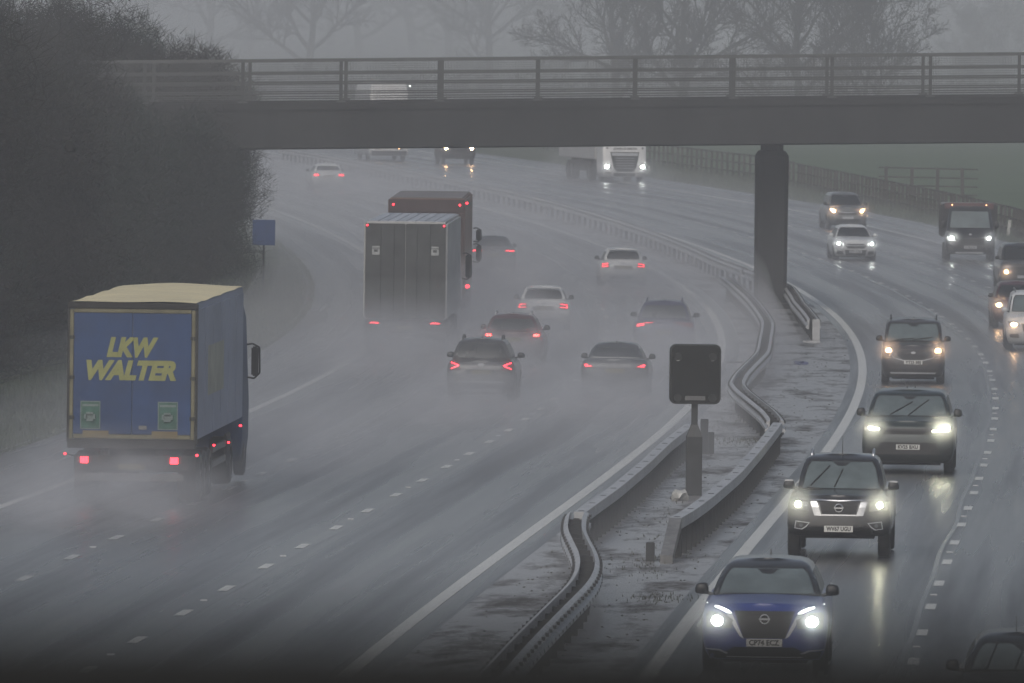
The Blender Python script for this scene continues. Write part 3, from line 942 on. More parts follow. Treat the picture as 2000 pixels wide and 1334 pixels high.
def circ(cy, cz, r, n=14, sy=1.0): return [(cy+r*sy*math.cos(2*math.pi*i/n), cz+r*math.sin(2*math.pi*i/n)) for i in range(n)]
def rect(y0, y1, z0, z1): return [(y0, z0), (y1, z0), (y1, z1), (y0, z1)]
def mir(poly): return [(-a, b) for a, b in reversed(poly)]
def text_mesh(s, size, parent, mat, M4, name='lettering', shear=0.0, bold=0.0, width=None, depth=.002):
    cu = bpy.data.curves.new(name, 'FONT'); cu.body = s; cu.size = size; cu.align_x = 'CENTER'; cu.align_y = 'CENTER'
    cu.shear = shear; cu.offset = bold; cu.extrude = depth; cu.resolution_u = 3
    tmp = bpy.data.objects.new('tmp', cu); COL.objects.link(tmp)
    bpy.context.view_layer.update()
    me = bpy.data.meshes.new_from_object(tmp.evaluated_get(bpy.context.evaluated_depsgraph_get()))
    bpy.data.objects.remove(tmp); bpy.data.curves.remove(cu)
    if width:
        xs = [v.co.x for v in me.vertices]; k = width/(max(xs)-min(xs)); c = (max(xs)+min(xs))/2
        for v in me.vertices: v.co.x = (v.co.x-c)*k
    me.transform(M4); me.materials.clear(); me.materials.append(mat)
    me.name = name
    o = bpy.data.objects.new(name, me); COL.objects.link(o); o.parent = parent
    return o
# text facing the front (+x) seen from ahead: its right is -y ... as seen by a viewer looking along -x, right is +y
TF = Matrix(((0, 0, 1, 0), (1, 0, 0, 0), (0, 1, 0, 0), (0, 0, 0, 1)))     # text x -> +y, text y -> z, normal -> +x
TR = Matrix(((0, 0, -1, 0), (-1, 0, 0, 0), (0, 1, 0, 0), (0, 0, 0, 1)))   # text x -> -y, normal -> -x
def plate(st, end, z, txt, parent, mat, y=0.0, zoff=0):
    x = st.end_x(y, z, end)+end*.03
    mb = MB(); mb.box(min(x, x-end*.03), max(x, x-end*.03), y-.26, y+.26, z-.055, z+.055)
    pl = mb.build('number_plate', mat, parent)
    if txt:
        text_mesh(txt, .105, pl, M['ink'], Matrix.Translation((x+end*.002, y, z-.002)) @ (TF if end > 0 else TR), 'plate_text', bold=.004, width=.44)
    return pl
WHEELS = {}
def wheel_meshes(r):
    k = round(r, 2)
    if k not in WHEELS:
        n = 28; mb = MB()
        prof = [(.0, r*.62), (.0, r*.90), (.03, r), (.20, r), (.23, r*.90), (.23, r*.62)]
        V = []; F = []
        for i in range(n):
            t = 2*math.pi*i/n
            V += [(rr*math.cos(t), -y, rr*math.sin(t)) for y, rr in prof]
        m = len(prof)
        F = [(i*m+j, i*m+j+1, ((i+1) % n)*m+j+1, ((i+1) % n)*m+j) for i in range(n) for j in range(m-1)]
        mb.add(V, F); ty = mb.mesh('tyre'); ty.materials.append(M['rubber'])
        mb = MB(); mb.tube((0, -.04, 0), (0, -.19, 0), r*.63, n=20); mb.tube((0, -.02, 0), (0, -.045, 0), r*.16, n=10)
        for i in range(5):
            t = 2*math.pi*i/5; Mx = Matrix.Rotation(t, 4, 'Y'); mb.box(-.03, .03, -.045, -.01, r*.1, r*.6, Mx)
        ri = mb.mesh('rim'); ri.materials.append(M['rim'])
        WHEELS[k] = (ty, ri)
    return WHEELS[k]
def add_wheel(parent, x, y, r, sd):
    """y: outer face of the wheel"""
    ty, ri = wheel_meshes(r)
    w = bpy.data.objects.new('wheel', ty); COL.objects.link(w); w.parent = parent
    w.location = (x, y, r); w.rotation_euler = (0, 0, 0 if sd > 0 else math.pi)
    q = bpy.data.objects.new('rim', ri); COL.objects.link(q); q.parent = w
    return w
def mirror(parent, x, y, z, sd, mat, w=.22, h=.15, cap=None):
    """door mirror: housing on a short arm"""
    bm = bmesh.new(); bmesh.ops.create_icosphere(bm, subdivisions=2, radius=1)
    for v in bm.verts:
        c = v.co; q = Vector([math.copysign(abs(k)**.55, k) for k in c])
        v.co = Vector((x+q.x*.075, y+sd*(.035+w/2)+q.y*w/2*(1-.12*q.z), z+h/2+q.z*h/2*(1+sd*q.y*-.12)))
    me = bpy.data.meshes.new('mirror'); bm.to_mesh(me); bm.free()
    o = link('mirror', me, mat, parent, smooth=True)
    mb = MB(); mb.tube((x+.03, y-sd*.03, z), (x, y+sd*.14, z+.05), .028, n=6); mb.build('arm', M['black'], o)
    if cap:
        mb = MB(); mb.box(x-.06, x+.06, min(y+sd*.06, y+sd*(w+.01)), max(y+sd*.06, y+sd*(w+.01)), z+h-.03, z+h+.012); mb.build('mirror_cap', cap, o, bevel=.015)
    return o

def car(P):
    """builds a car, nose along +x, wheels on z = 0; returns its root"""
    L, W, H = P['L'], P['W'], P['H']
    zc = P.get('zc', .22); zh = P['zh']; zb = P['zb']; hx = L/2; hw = W/2
    xc_, xwt = P['cowl'], P['wtop']         # windscreen base and top
    xrt, xrb = P['rtop'], P['rbase']        # roof rear end, rear glass base
    zd = P.get('zdeck', zb)
    fr = P.get('front', 5.0)
    top = lambda x: piece(x, [(-hx+.05, zd-.03), (-hx+.35, zd), (xrb, zd), (xrb+.6, zb), (xc_, zb), (hx-.45, lerp(zh, zb, .35)), (hx-.12, zh)])
    root = empty(P['name'], (0, 0, 0)); bodym = P['paint']
    lower = Stack([(zc, hx-.14, -hx+.16, hw-.11, fr), (zc+.10, hx-.05, -hx+.06, hw-.05, fr), (.46, hx, -hx, hw-.02, fr),
                   (.62, hx-.015, -hx+.01, hw, fr), (lambda x: min(top(x)-.16, .9*top(x)), hx-.05, -hx+.04, hw-.01, fr),
                   (lambda x: top(x)-.05, hx-.11, -hx+.09, hw-.045, fr), (top, hx-.20, -hx+.15, hw-.12, fr)])
    mb = MB(); lower.mesh(mb, crown=.03)
    mb.build('body', bodym, root, smooth=True)
    wb_, wr = P.get('wbelt', hw-.10), P.get('wroof', hw-.27)
    green = Stack([(lambda x: top(x)-.03, xc_+.02, xrb-.02, wb_, 9), (lerp(zb, H-.085, .5), lerp(xc_, xwt, .49), lerp(xrb, xrt, .45), lerp(wb_, wr, .44), 9),
                   (H-.085, xwt, xrt, wr, 9), (H-.03, xwt-.12, xrt+.08, wr-.07, 7), (H, xwt-.35, xrt+.25, wr-.16, 6)])
    mb = MB(); green.mesh(mb, crown=.02)
    mb.build('cabin', P.get('roofpaint', bodym), root, smooth=True)
    ztop = H-.115
    # windscreen
    def ww(z): return green.at(z, 1)[2]
    mg = .085
    zb0 = zb+.035
    nz = 5
    def screen(z0, z1, m):
        r = [(ww(z)-m, z) for z in [lerp(z0, z1, i/nz) for i in range(nz+1)]]
        r[-1] = (r[-1][0]-.035, z1); 
        return [(-a, b) for a, b in r] + [(a, b) for a, b in reversed(r)]
    if P.get('glass_front', True):
        panel('windscreen_seal', green, 'F', screen(zb0-.02, ztop+.025, mg-.03), M['black'], root, .006)
        g = panel('windscreen', green, 'F', screen(zb0, ztop, mg), P.get('glassm', M['glass']), root, .012)
        if P.get('wipers') is not None:
            for (y0, z0, y1, z1) in P['wipers']:
                a = Vector((green.end_x(y0, z0, 1)+.03, y0, z0)); b = Vector((green.end_x(y1, z1, 1)+.03, y1, z1))
                mb = MB(); c = a.lerp(b, .5); mb.tube(a, c, .014, n=5); mb.tube(c, b, .010, n=5); mb.tube(a.lerp(b, .3)+Vector((.01, 0, -.012)), b+Vector((.01, 0, -.012)), .012, n=5)
                mb.build('wiper', M['black'], root)
        # interior mirror shade
        panel('sun_strip', green, 'F', [(-.16, ztop-.005), (-.07, ztop-.07), (.07, ztop-.07), (.16, ztop-.005)], M['black'], root, .017)
    zr0 = zd+P.get('rglass', .06)
    def rscreen(z0, z1, m):
        r = [(green.at(z, -1)[2]-m, z) for z in [lerp(z0, z1, i/nz) for i in range(nz+1)]]
        r[-1] = (r[-1][0]-.03, z1); r[0] = (r[0][0]-.05, z0)
        return [(-a, b) for a, b in r] + [(a, b) for a, b in reversed(r)]
    panel('rear_window', green, 'R', rscreen(zr0, ztop-.01, .085), M['glassd'], root, .012)
    for sd, f in ((1, 'S+'), (-1, 'S-')):
        for x0, x1 in P.get('swin', [(xrb+.25, (xrb+xc_)/2-.03), ((xrb+xc_)/2+.03, xc_-.15)]):
            def xlim(x, z):
                t = (z-zb)/(H-zb); return max(min(x, lerp(xc_, xwt, t)-.13), lerp(xrb, xrt, t)+.13)
            zz = [zb+.04, lerp(zb, ztop, .5), ztop-.03]
            poly = [(xlim(x0, z), z) for z in zz] + [(xlim(x1, z), z) for z in reversed(zz)]
            panel('side_window', green, f, [(a, b) for a, b in poly], M['glassd'], root, .012)
        mirror(root, P.get('mx', xc_-.28), sd*(wb_+.02), zb+P.get('mz', .0), sd, P.get('mirrorm', M['black']), P.get('mw', .18), P.get('mh', .15), P.get('mcap'))
    r = P.get('r', .33)
    for ax in (P.get('fa', hx-.88), -hx+P.get('ra', .80)):
        for sd in (1, -1):
            add_wheel(root, ax, sd*(hw-.005), r, sd)
            pl = [(ax+(r+.05)*math.cos(t), max(zc+.005, r+(r+.05)*math.sin(t))) for t in [math.pi*i/12-.25 for i in range(14)]]
            panel('wheel_arch', lower, 'S+' if sd > 0 else 'S-', pl, P.get('clad', M['under']), root, .006)
    mb = MB(); mb.box(-hx+.5, hx-.5, -hw+.3, hw-.3, zc-.06, zc+.05); mb.build('underbody', M['under'], root)
    if P.get('rails'):
        for sd in (1, -1):
            y = sd*(wr-.10); mb = MB()
            a, b = xwt-.45, xrt+.35; z = H+.0
            mb.tube((a, y, z-.03), (a-.14, y, z+.075), .022, n=8); mb.tube((b, y, z-.03), (b+.10, y, z+.075), .022, n=8); mb.tube((a-.14, y, z+.075), (b+.10, y, z+.075), .022, n=8)
            mb.build('roof_rail', P['rails'], root, smooth=True)
    for (x, y, h, rr) in P.get('antenna', []):
        mb = MB(); mb.tube((x, y, H-.01), (x-h*.25, y, H+h), rr, rr*.45, n=6); mb.build('antenna', M['black'], root)
    root['_st'] = 0
    return root, lower, green

def part(name, st, face, poly, mat, parent, off=.012, both=False, thick=.02):
    o = panel(name, st, face, poly, mat, parent, off, .08, thick)
    if both: panel(name, st, face, mir(poly), mat, parent, off, .08, thick)
    return o
def ring_poly(cy, cz, r, r2, n=16):
    out = []
    for i in range(n+1): t = 2*math.pi*i/n; out.append((cy+r*math.cos(t), cz+r*math.sin(t)))
    return out
def badge(st, end, z, r, mat, parent, kind='ring', s=1.0, off=.03):
    x = st.end_x(0, z, end)+end*off; mb = MB(); n = 18
    if kind in ('ring', 'ringbar', 'star'):
        pts = [(x, r*math.cos(2*math.pi*i/n), z+r*math.sin(2*math.pi*i/n)) for i in range(n+1)]
        mb.path(pts, r*.16, 5)
        if kind == 'ringbar': mb.box(x-.012, x+.012, -r*1.25, r*1.25, z-r*.2, z+r*.2)
        if kind == 'star':
            for a in (90, 210, 330): mb.tube((x, 0, z), (x, r*math.cos(R(a)), z+r*math.sin(R(a))), r*.14, n=5)
    elif kind == 'oval':
        mb.add([(x, r*1.9*math.cos(2*math.pi*i/n), z+r*math.sin(2*math.pi*i/n)) for i in range(n)] + [(x-end*.02, r*1.9*math.cos(2*math.pi*i/n), z+r*math.sin(2*math.pi*i/n)) for i in range(n)],
               [tuple(range(n)), tuple(range(2*n-1, n-1, -1))] + [(i, n+i, n+(i+1) % n, (i+1) % n) for i in range(n)])
    return mb.build('badge', mat, parent)
def headlamp(st, y, z, rad, mat, parent, housing=None, hm=None, core_sy=1.0):
    """lamp unit: clear housing with a glowing core, on both sides"""
    for s in (1, -1):
        h = part('headlight', st, 'F', [(s*a, b) for a, b in housing] if s > 0 else [(-a, b) for a, b in reversed(housing)], hm or M['lens'], parent, .022)
        panel('lamp_core', st, 'F', [(s*y+rad*core_sy*math.cos(2*math.pi*i/12), z+rad*math.sin(2*math.pi*i/12)) for i in range(12)], mat, h, .036, .2, .01)
def put(root, u, Y, away, label, cat='car', group=None, dy=0.0, yaw=0.0):
    p = road(u, Y)
    root.location = p
    root.rotation_euler = (0, 0, heading(Y)+(0 if away else math.pi)+yaw)
    tag(root, label, cat, group)
    if '_st' in root: del root['_st']
    return root
ONC = 'oncoming traffic on the right carriageway'; AWY = 'traffic driving away on the left carriageway'
PAINTS = dict(blue=paint('blue_car_paint', (0.028, 0.050, 0.22), .3, 0, .15), black=paint('black_car_paint', (0.010, 0.010, 0.011), .25), green=paint('dark_green_paint', (0.012, 0.022, 0.022), .28, .2),
              grey=paint('grey_car_paint', (0.050, 0.048, 0.050), .3, .4), silver=paint('silver_car_paint', (0.16, 0.17, 0.17), .3, .5), white=paint('white_car_paint', (0.50, 0.51, 0.51), .28, dirt=.3),
              dgrey=paint('dark_grey_paint', (0.022, 0.024, 0.027), .28, .3), purple=paint('dark_purple_paint', (0.030, 0.028, 0.075), .28, .3), red=paint('dark_red_paint', (0.060, 0.014, 0.018), .3, .2),
              redtruck=paint('red_lorry_paint', (0.16, 0.035, 0.025), .4, dirt=.2), whitet=paint('white_lorry_paint', (0.60, 0.60, 0.60), .4, dirt=.25))

# --- blue crossover, nearest oncoming car
o, lo, gr = car(dict(name='blue_car', L=4.42, W=1.835, H=1.56, zh=.98, zb=1.08, cowl=1.12, wtop=.22, rtop=-1.55, rbase=-2.0, paint=PAINTS['blue'], r=.34, front=4.2,
    roofpaint=PAINTS['dgrey'], wbelt=.80, wroof=.62, mw=.20, mh=.17, wipers=[], antenna=[(-1.2, 0, .10, .014)], zc=.2))
part('grille', lo, 'F', [(-.30, .52), (.30, .52), (.44, .91), (-.44, .91)], M['grille'], o)
part('grille_trim', lo, 'F', [(.30, .51), (.36, .55), (.55, .86), (.50, .90), (.44, .80)], M['silver'], o, .02, both=True)
part('daylight_strip', lo, 'F', [(.48, .875), (.55, .88), (.66, .935), (.86, .99), (.85, 1.003), (.64, .96), (.53, .92)], M['drl'], o, .022, both=True)
headlamp(lo, .69, .765, .072, M['head_cool'], o, [(.48, .66), (.84, .66), (.86, .90), (.60, .88), (.46, .78)], M['lens'], 1.15)
part('lower_grille', lo, 'F', [(-.80, .22), (.80, .22), (.82, .33), (.56, .32), (.44, .39), (-.44, .39), (-.56, .32), (-.82, .33)], M['grille'], o)
part('bumper_trim', lo, 'F', [(-.55, .235), (.55, .235), (.55, .252), (-.55, .252)], M['silver'], o, .02)
part('fog_trim', lo, 'F', [(.52, .30), (.56, .285), (.66, .33), (.86, .345), (.86, .36), (.64, .35)], M['silver'], o, .018, both=True)
badge(lo, 1, .795, .065, M['silver'], o, 'ringbar')
plate(lo, 1, .455, 'CP74 ECZ', o, M['plate_w'])
put(o, 3.70, 176.6, False, 'blue crossover with very bright headlights, lowest oncoming car in the middle lane', group=ONC)

# --- black pickup with silver grille
o, lo, gr = car(dict(name='pickup_truck', L=5.33, W=1.87, H=1.80, zh=1.12, zb=1.19, cowl=1.20, wtop=.55, rtop=-.95, rbase=-1.15, zdeck=1.22, paint=PAINTS['black'], r=.38, front=4.6,
    wbelt=.79, wroof=.66, zc=.42, mw=.21, mh=.16, mcap=M['chrome'], rails=M['chrome'], antenna=[(.3, 0, .34, .010)],
    wipers=[(-.55, 1.27, -.22, 1.62), (-.12, 1.25, .02, 1.56), (-.62, 1.235, -.35, 1.215)], ra=1.0, fa=1.78))
part('bonnet_strip', lo, 'F', [(-.86, 1.075), (0, 1.045), (.86, 1.075), (.84, 1.10), (0, 1.065), (-.84, 1.10)], M['chrome'], o, .02)
part('grille', lo, 'F', [(-.30, .81), (.30, .81), (.36, 1.04), (-.36, 1.04)], M['grille'], o)
part('grille_trim', lo, 'F', [(.31, .78), (.44, .79), (.52, 1.045), (.40, 1.045)], M['chrome'], o, .022, both=True)
part('grille_trim', lo, 'F', [(-.31, .785), (.31, .785), (.31, .81), (-.31, .81)], M['chrome'], o, .021)
headlamp(lo, .74, .985, .052, M['head_yel'], o, [(.54, .87), (.88, .90), (.90, 1.07), (.56, 1.03)], M['lens'])
part('lamp_ring', lo, 'F', circ(.60, .94, .035), M['silver'], o, .02, both=True)
part('fog_surround', lo, 'F', [(.52, .66), (.78, .69), (.80, .55), (.66, .53), (.58, .58)], M['silver'], o, .014, both=True)
part('fog_recess', lo, 'F', [(.545, .648), (.765, .672), (.782, .562), (.67, .545), (.60, .59)], M['grille'], o, .018, both=True)
part('fog_lamp', lo, 'F', circ(.68, .61, .035), M['lens'], o, .024, both=True)
part('bumper_intake', lo, 'F', [(-.52, .50), (.52, .50), (.56, .60), (-.56, .60)], M['grille'], o)
badge(lo, 1, .925, .07, M['chrome'], o, 'ringbar')
plate(lo, 1, .55, 'WV67 UGU', o, M['plate_w'])
put(o, 3.84, 219.5, False, 'black pickup with silver grille, mirrors and roof rails behind the blue car', cat='pickup truck', group=ONC)

# --- dark green large 4x4
o, lo, gr = car(dict(name='green_suv', L=4.95, W=2.03, H=1.80, zh=1.16, zb=1.24, cowl=1.30, wtop=.55, rtop=-1.7, rbase=-2.25, paint=PAINTS['green'], r=.39, front=7,
    wbelt=.92, wroof=.78, zc=.27, mw=.19, mh=.19, wipers=[(-.42, 1.29, .06, 1.57), (-.02, 1.28, .42, 1.62)], antenna=[(-.9, -.09, .06, .02), (-.9, .09, .06, .02)]))
part('grille', lo, 'F', [(-.56, .90), (.56, .90), (.62, 1.03), (-.62, 1.03)], M['grille'], o)
part('lower_intake', lo, 'F', [(-.72, .46), (.72, .46), (.60, .72), (-.60, .72)], M['grille'], o)
for s in (1, -1):
    h = part('headlight', lo, 'F', [(a*s, b) for a, b in ([(.60, .945), (.93, .96), (.955, 1.08), (.62, 1.03)] if s > 0 else reversed([(.60, .945), (.93, .96), (.955, 1.08), (.62, 1.03)]))], M['lens'], o, .012)
    pl = [(.64, 1.005), (.88, .985), (.92, 1.065), (.70, 1.03)] if s > 0 else [(-.64, 1.02), (-.70, 1.035), (-.86, 1.055), (-.86, 1.00), (-.70, .99)]
    panel('lamp_core', lo, 'F', pl, M['head_yel'], h, .026, .2, .01)
    if s > 0: panel('daylight_strip', lo, 'F', [(.54, .965), (.72, .975), (.72, .995), (.54, .985)], M['head_yel'], h, .03, .2, .01)
part('bumper_corner', lo, 'F', [(.78, .44), (.93, .46), (.93, .62), (.80, .55)], M['grille'], o, .012, both=True)
plate(lo, 1, .62, 'KV25 BXU', o, M['plate_w'], y=-.0)
put(o, 4.22, 267.0, False, 'dark green large 4x4 with wipers raised, behind the black pickup', group=ONC)

# --- grey people carrier van
o, lo, gr = car(dict(name='grey_van', L=4.40, W=1.80, H=1.80, zh=1.08, zb=1.20, cowl=1.45, wtop=.85, rtop=-2.0, rbase=-2.12, paint=PAINTS['grey'], r=.33, front=4.5,
    wbelt=.82, wroof=.75, zc=.20, mw=.19, mh=.16, rails=M['black'], antenna=[(-.2, 0, .06, .02)], wipers=[(-.50, 1.25, .02, 1.30), (-.02, 1.25, .55, 1.33)], swin=[(-1.8, -.5), (-.45, .45), (.5, 1.2)]))
part('grille', lo, 'F', [(-.42, .80), (-.28, .70), (.28, .70), (.42, .80), (.60, .98), (-.60, .98)], M['grille'], o)
part('grille_trim', lo, 'F', [(-.62, .86), (-.55, .76), (-.28, .69), (.28, .69), (.55, .76), (.62, .86), (.64, .86), (.57, .745), (.28, .672), (-.28, .672), (-.57, .745), (-.64, .86)], M['silver'], o, .02)
headlamp(lo, .70, .965, .055, M['head_warm'], o, [(.56, .87), (.84, .90), (.86, 1.03), (.58, 1.01)], M['lens'], 1.3)
part('fog_trim', lo, 'F', [(.62, .74), (.76, .755), (.75, .775), (.64, .76)], M['silver'], o, .018, both=True)
part('skid_plate', lo, 'F', [(-.62, .30), (.62, .30), (.66, .345), (-.66, .345)], M['silver'], o, .014)
part('wing_marker', lo, 'S+', circ(1.55, 1.02, .03, 8), M['amber'], o, .02)
part('wing_marker', lo, 'S-', circ(1.55, 1.02, .03, 8), M['silver'], o, .02)
badge(lo, 1, .90, .035, M['silver'], o, 'oval')
plate(lo, 1, .63, 'YT25 BBJ', o, M['plate_w'])
put(o, 3.53, 343.0, False, 'grey van-like people carrier with warm orange headlights, behind the dark green 4x4', cat='van', group=ONC)

# --- white saloon, oncoming
o, lo, gr = car(dict(name='white_car', L=4.55, W=1.80, H=1.44, zh=.80, zb=.96, cowl=1.05, wtop=.25, rtop=-1.25, rbase=-1.85, zdeck=1.02, paint=PAINTS['white'], r=.33, front=3.8, wbelt=.78, wroof=.58, zc=.17,
    mirrorm=PAINTS['white'], glassm=M['glassd']))
part('grille', lo, 'F', [(-.36, .50), (.36, .50), (.44, .62), (.34, .69), (-.34, .69), (-.44, .62)], M['grille'], o)
part('grille_trim', lo, 'F', [(-.36, .60), (.36, .60), (.36, .612), (-.36, .612)], M['silver'], o, .02)
headlamp(lo, .69, .70, .048, M['head_cool'], o, [(.48, .62), (.84, .68), (.82, .77), (.55, .74)], M['lens'])
part('daylight_strip', lo, 'F', [(.50, .63), (.53, .62), (.56, .71), (.53, .72)], M['drl'], o, .024, both=True)
part('lower_intake', lo, 'F', [(-.40, .20), (.40, .20), (.46, .44), (-.46, .44)], M['grille'], o)
part('corner_intake', lo, 'F', [(.50, .24), (.78, .26), (.76, .40), (.54, .38)], M['grille'], o, .012, both=True)
badge(lo, 1, .605, .05, M['chrome'], o, 'star')
plate(lo, 1, .37, 'LD71 KXA', o, M['silver'])
put(o, 7.15, 505.0, False, 'white saloon with cool white headlights in front of the silver people carrier', group=ONC)

# --- silver people carrier behind it
o, lo, gr = car(dict(name='silver_car', L=4.60, W=1.86, H=1.66, zh=.98, zb=1.08, cowl=1.35, wtop=.55, rtop=-1.8, rbase=-2.1, paint=PAINTS['silver'], r=.33, front=4.0, wbelt=.80, wroof=.63, zc=.22, glassm=M['glassd']))
part('grille', lo, 'F', [(-.5, .66), (.5, .66), (.56, .84), (-.56, .84)], M['grille'], o)
part('grille_trim', lo, 'F', [(-.50, .80), (0, .745), (.50, .80), (.50, .82), (0, .77), (-.50, .82)], M['chrome'], o, .02)
headlamp(lo, .66, .83, .06, M['head_warm'], o, [(.54, .76), (.84, .82), (.84, .98), (.70, .94)], M['lens'])
part('indicator', lo, 'F', circ(.76, .92, .04, 8), M['head_warm'], o, .024, both=True)
part('lower_intake', lo, 'F', [(-.6, .30), (.6, .30), (.55, .48), (-.55, .48)], M['grille'], o)
plate(lo, 1, .52, '', o, M['silver'])
put(o, 11.85, 562.0, False, 'silver people carrier with warm headlights, farthest of the cars right of the pier', group=ONC)

# --- dark car, mostly out of the bottom right corner
o, lo, gr = car(dict(name='dark_car', L=4.45, W=1.82, H=1.45, zh=.90, zb=1.0, cowl=1.05, wtop=.25, rtop=-1.5, rbase=-1.95, paint=PAINTS['dgrey'], r=.33, wbelt=.80, wroof=.62,
    antenna=[(-.2, -.12, .22, .007)], wipers=[(-.50, 1.04, -.36, 1.36), (-.12, 1.05, -.02, 1.32)]))
headlamp(lo, .68, .72, .06, M['lens'], o, [(.5, .66), (.84, .70), (.84, .84), (.55, .80)], M['lens'])
part('grille', lo, 'F', rect(-.45, .45, .5, .75), M['grille'], o)
put(o, 7.50, 156.6, False, 'dark car whose roof and windscreen show in the bottom right corner', group=ONC)

# --- three vehicles cut by the right frame edge
o, lo, gr = car(dict(name='dark_car', L=4.5, W=1.85, H=1.72, zh=1.05, zb=1.12, cowl=1.1, wtop=.35, rtop=-1.6, rbase=-2.1, paint=PAINTS['dgrey'], r=.36, wbelt=.80, wroof=.68, zc=.25, glassm=M['glassd']))
headlamp(lo, .68, .68, .062, M['head_warm'], o, [(.55, .6), (.84, .62), (.84, .78), (.55, .78)], M['grille'])
part('grille', lo, 'F', rect(-.48, .48, .72, 1.0), M['grille'], o)
part('grille_trim', lo, 'F', rect(-.50, .50, 1.01, 1.03), M['chrome'], o, .02)
plate(lo, 1, .5, '', o, M['silver'])
put(o, 10.85, 462.0, False, 'tall dark 4x4 with one round warm headlight at the right frame edge, below the tipper', group=ONC)
o, lo, gr = car(dict(name='dark_car', L=4.35, W=1.80, H=1.52, zh=.92, zb=1.0, cowl=1.15, wtop=.35, rtop=-1.5, rbase=-2.0, paint=PAINTS['red'], r=.33, wbelt=.78, wroof=.62, glassm=M['glassd']))
headlamp(lo, .68, .78, .06, M['head_warm'], o, [(.5, .70), (.84, .72), (.84, .88), (.55, .86)], M['lens'], 1.5)
part('grille', lo, 'F', rect(-.45, .45, .45, .68), M['grille'], o)
put(o, 7.95, 409.0, False, 'dark low car half hidden behind the white van at the right frame edge', group=ONC)
o, lo, gr = car(dict(name='white_van', L=4.5, W=1.83, H=1.82, zh=1.05, zb=1.20, cowl=1.5, wtop=.95, rtop=-2.05, rbase=-2.15, paint=PAINTS['white'], r=.33, front=4.5, wbelt=.79, wroof=.69, zc=.22, rails=PAINTS['silver'], mirrorm=PAINTS['white'], glassm=M['glass'], swin=[(.3, 1.25)]))
headlamp(lo, .66, .83, .05, M['head_warm'], o, [(.46, .78), (.84, .82), (.86, .94), (.60, .90)], M['lens'], 2.0)
part('grille', lo, 'F', [(-.36, .60), (.36, .60), (.44, .86), (-.44, .86)], M['grille'], o)
part('fog_recess', lo, 'F', [(.50, .40), (.78, .42), (.80, .52), (.52, .54)], M['grille'], o, .012, both=True)
put(o, 7.62, 381.5, False, 'white van with a warm headlight cut off by the right frame edge', cat='van', group=ONC)

# --- rear views, driving away
def tail(st, poly, mat, root, lensp=None, both=True):
    for s in (1, -1):
        if not both and s < 0: continue
        lp = lensp or [(poly[0][0], poly[0][1])]
        h = part('tail_light', st, 'R', [(s*a, b) for a, b in (lensp if s > 0 else reversed(lensp))], M['redlens'], root, .03)
        for pl in poly: panel('tail_glow', st, 'R', [(s*a, b) for a, b in (pl if s > 0 else reversed(pl))], mat, h, .042, .2, .01)
def white_hatch(label, u, Y, name='white_hatchback'):
    o, lo, gr = car(dict(name=name, L=4.30, W=1.79, H=1.44, zh=.86, zb=.96, cowl=1.05, wtop=.3, rtop=-1.62, rbase=-1.98, zdeck=.98, rglass=.06, paint=PAINTS['white'], r=.33, front=7, wbelt=.77, wroof=.60, zc=.2,
        antenna=[(-1.3, 0, .06, .02)]))
    tail(lo, [[(.56, .76), (.80, .74), (.80, .765), (.56, .785)], [(.56, .86), (.78, .84), (.78, .865), (.58, .885)], [(.77, .76), (.80, .76), (.79, .86), (.765, .86)]], M['tail'], o,
         [(.52, .72), (.82, .70), (.82, .86), (.72, .92), (.54, .89)])
    part('bumper_insert', lo, 'R', [(-.52, .28), (.52, .28), (.44, .42), (-.44, .42)], M['black'], o)
    part('plate_recess', lo, 'R', rect(-.34, .34, .66, .80), M['grille'], o, .006)
    plate(lo, -1, .73, '', o, M['plate_y'])
    badge(lo, -1, .885, .045, M['silver'], o, 'star')
    mb = MB(); mb.box(-2.0, -1.62, -.56, .56, 1.385, 1.42); mb.build('spoiler', PAINTS['white'], o, bevel=.012)
    return put(o, u, Y, True, label, group=AWY)
white_hatch('white hatchback with thin red tail lights, nearest the far barrier in the outer lane', -4.55, 459.5)
white_hatch('white hatchback with ring shaped tail lights, in the middle lane behind the dark estate', -8.10, 399.0)

# far white saloon
o, lo, gr = car(dict(name='white_saloon', L=4.7, W=1.82, H=1.42, zh=.82, zb=.96, cowl=1.0, wtop=.3, rtop=-1.15, rbase=-1.80, zdeck=1.02, paint=PAINTS['white'], r=.33, front=7, wbelt=.78, wroof=.58, zc=.2))
tail(lo, [[(.52, .80), (.80, .78), (.80, .88), (.54, .88)]], M['tail'], o, [(.50, .78), (.83, .76), (.83, .90), (.52, .90)])
part('plate_recess', lo, 'R', rect(-.36, .36, .72, .88), M['silver'], o, .006)
part('bumper_insert', lo, 'R', [(-.62, .26), (.62, .26), (.56, .40), (-.56, .40)], M['black'], o)
plate(lo, -1, .78, '', o, M['plate_y'])
put(o, -6.4, 645.0, True, 'white saloon with red tail lights alone on the far left of the road', group=AWY)

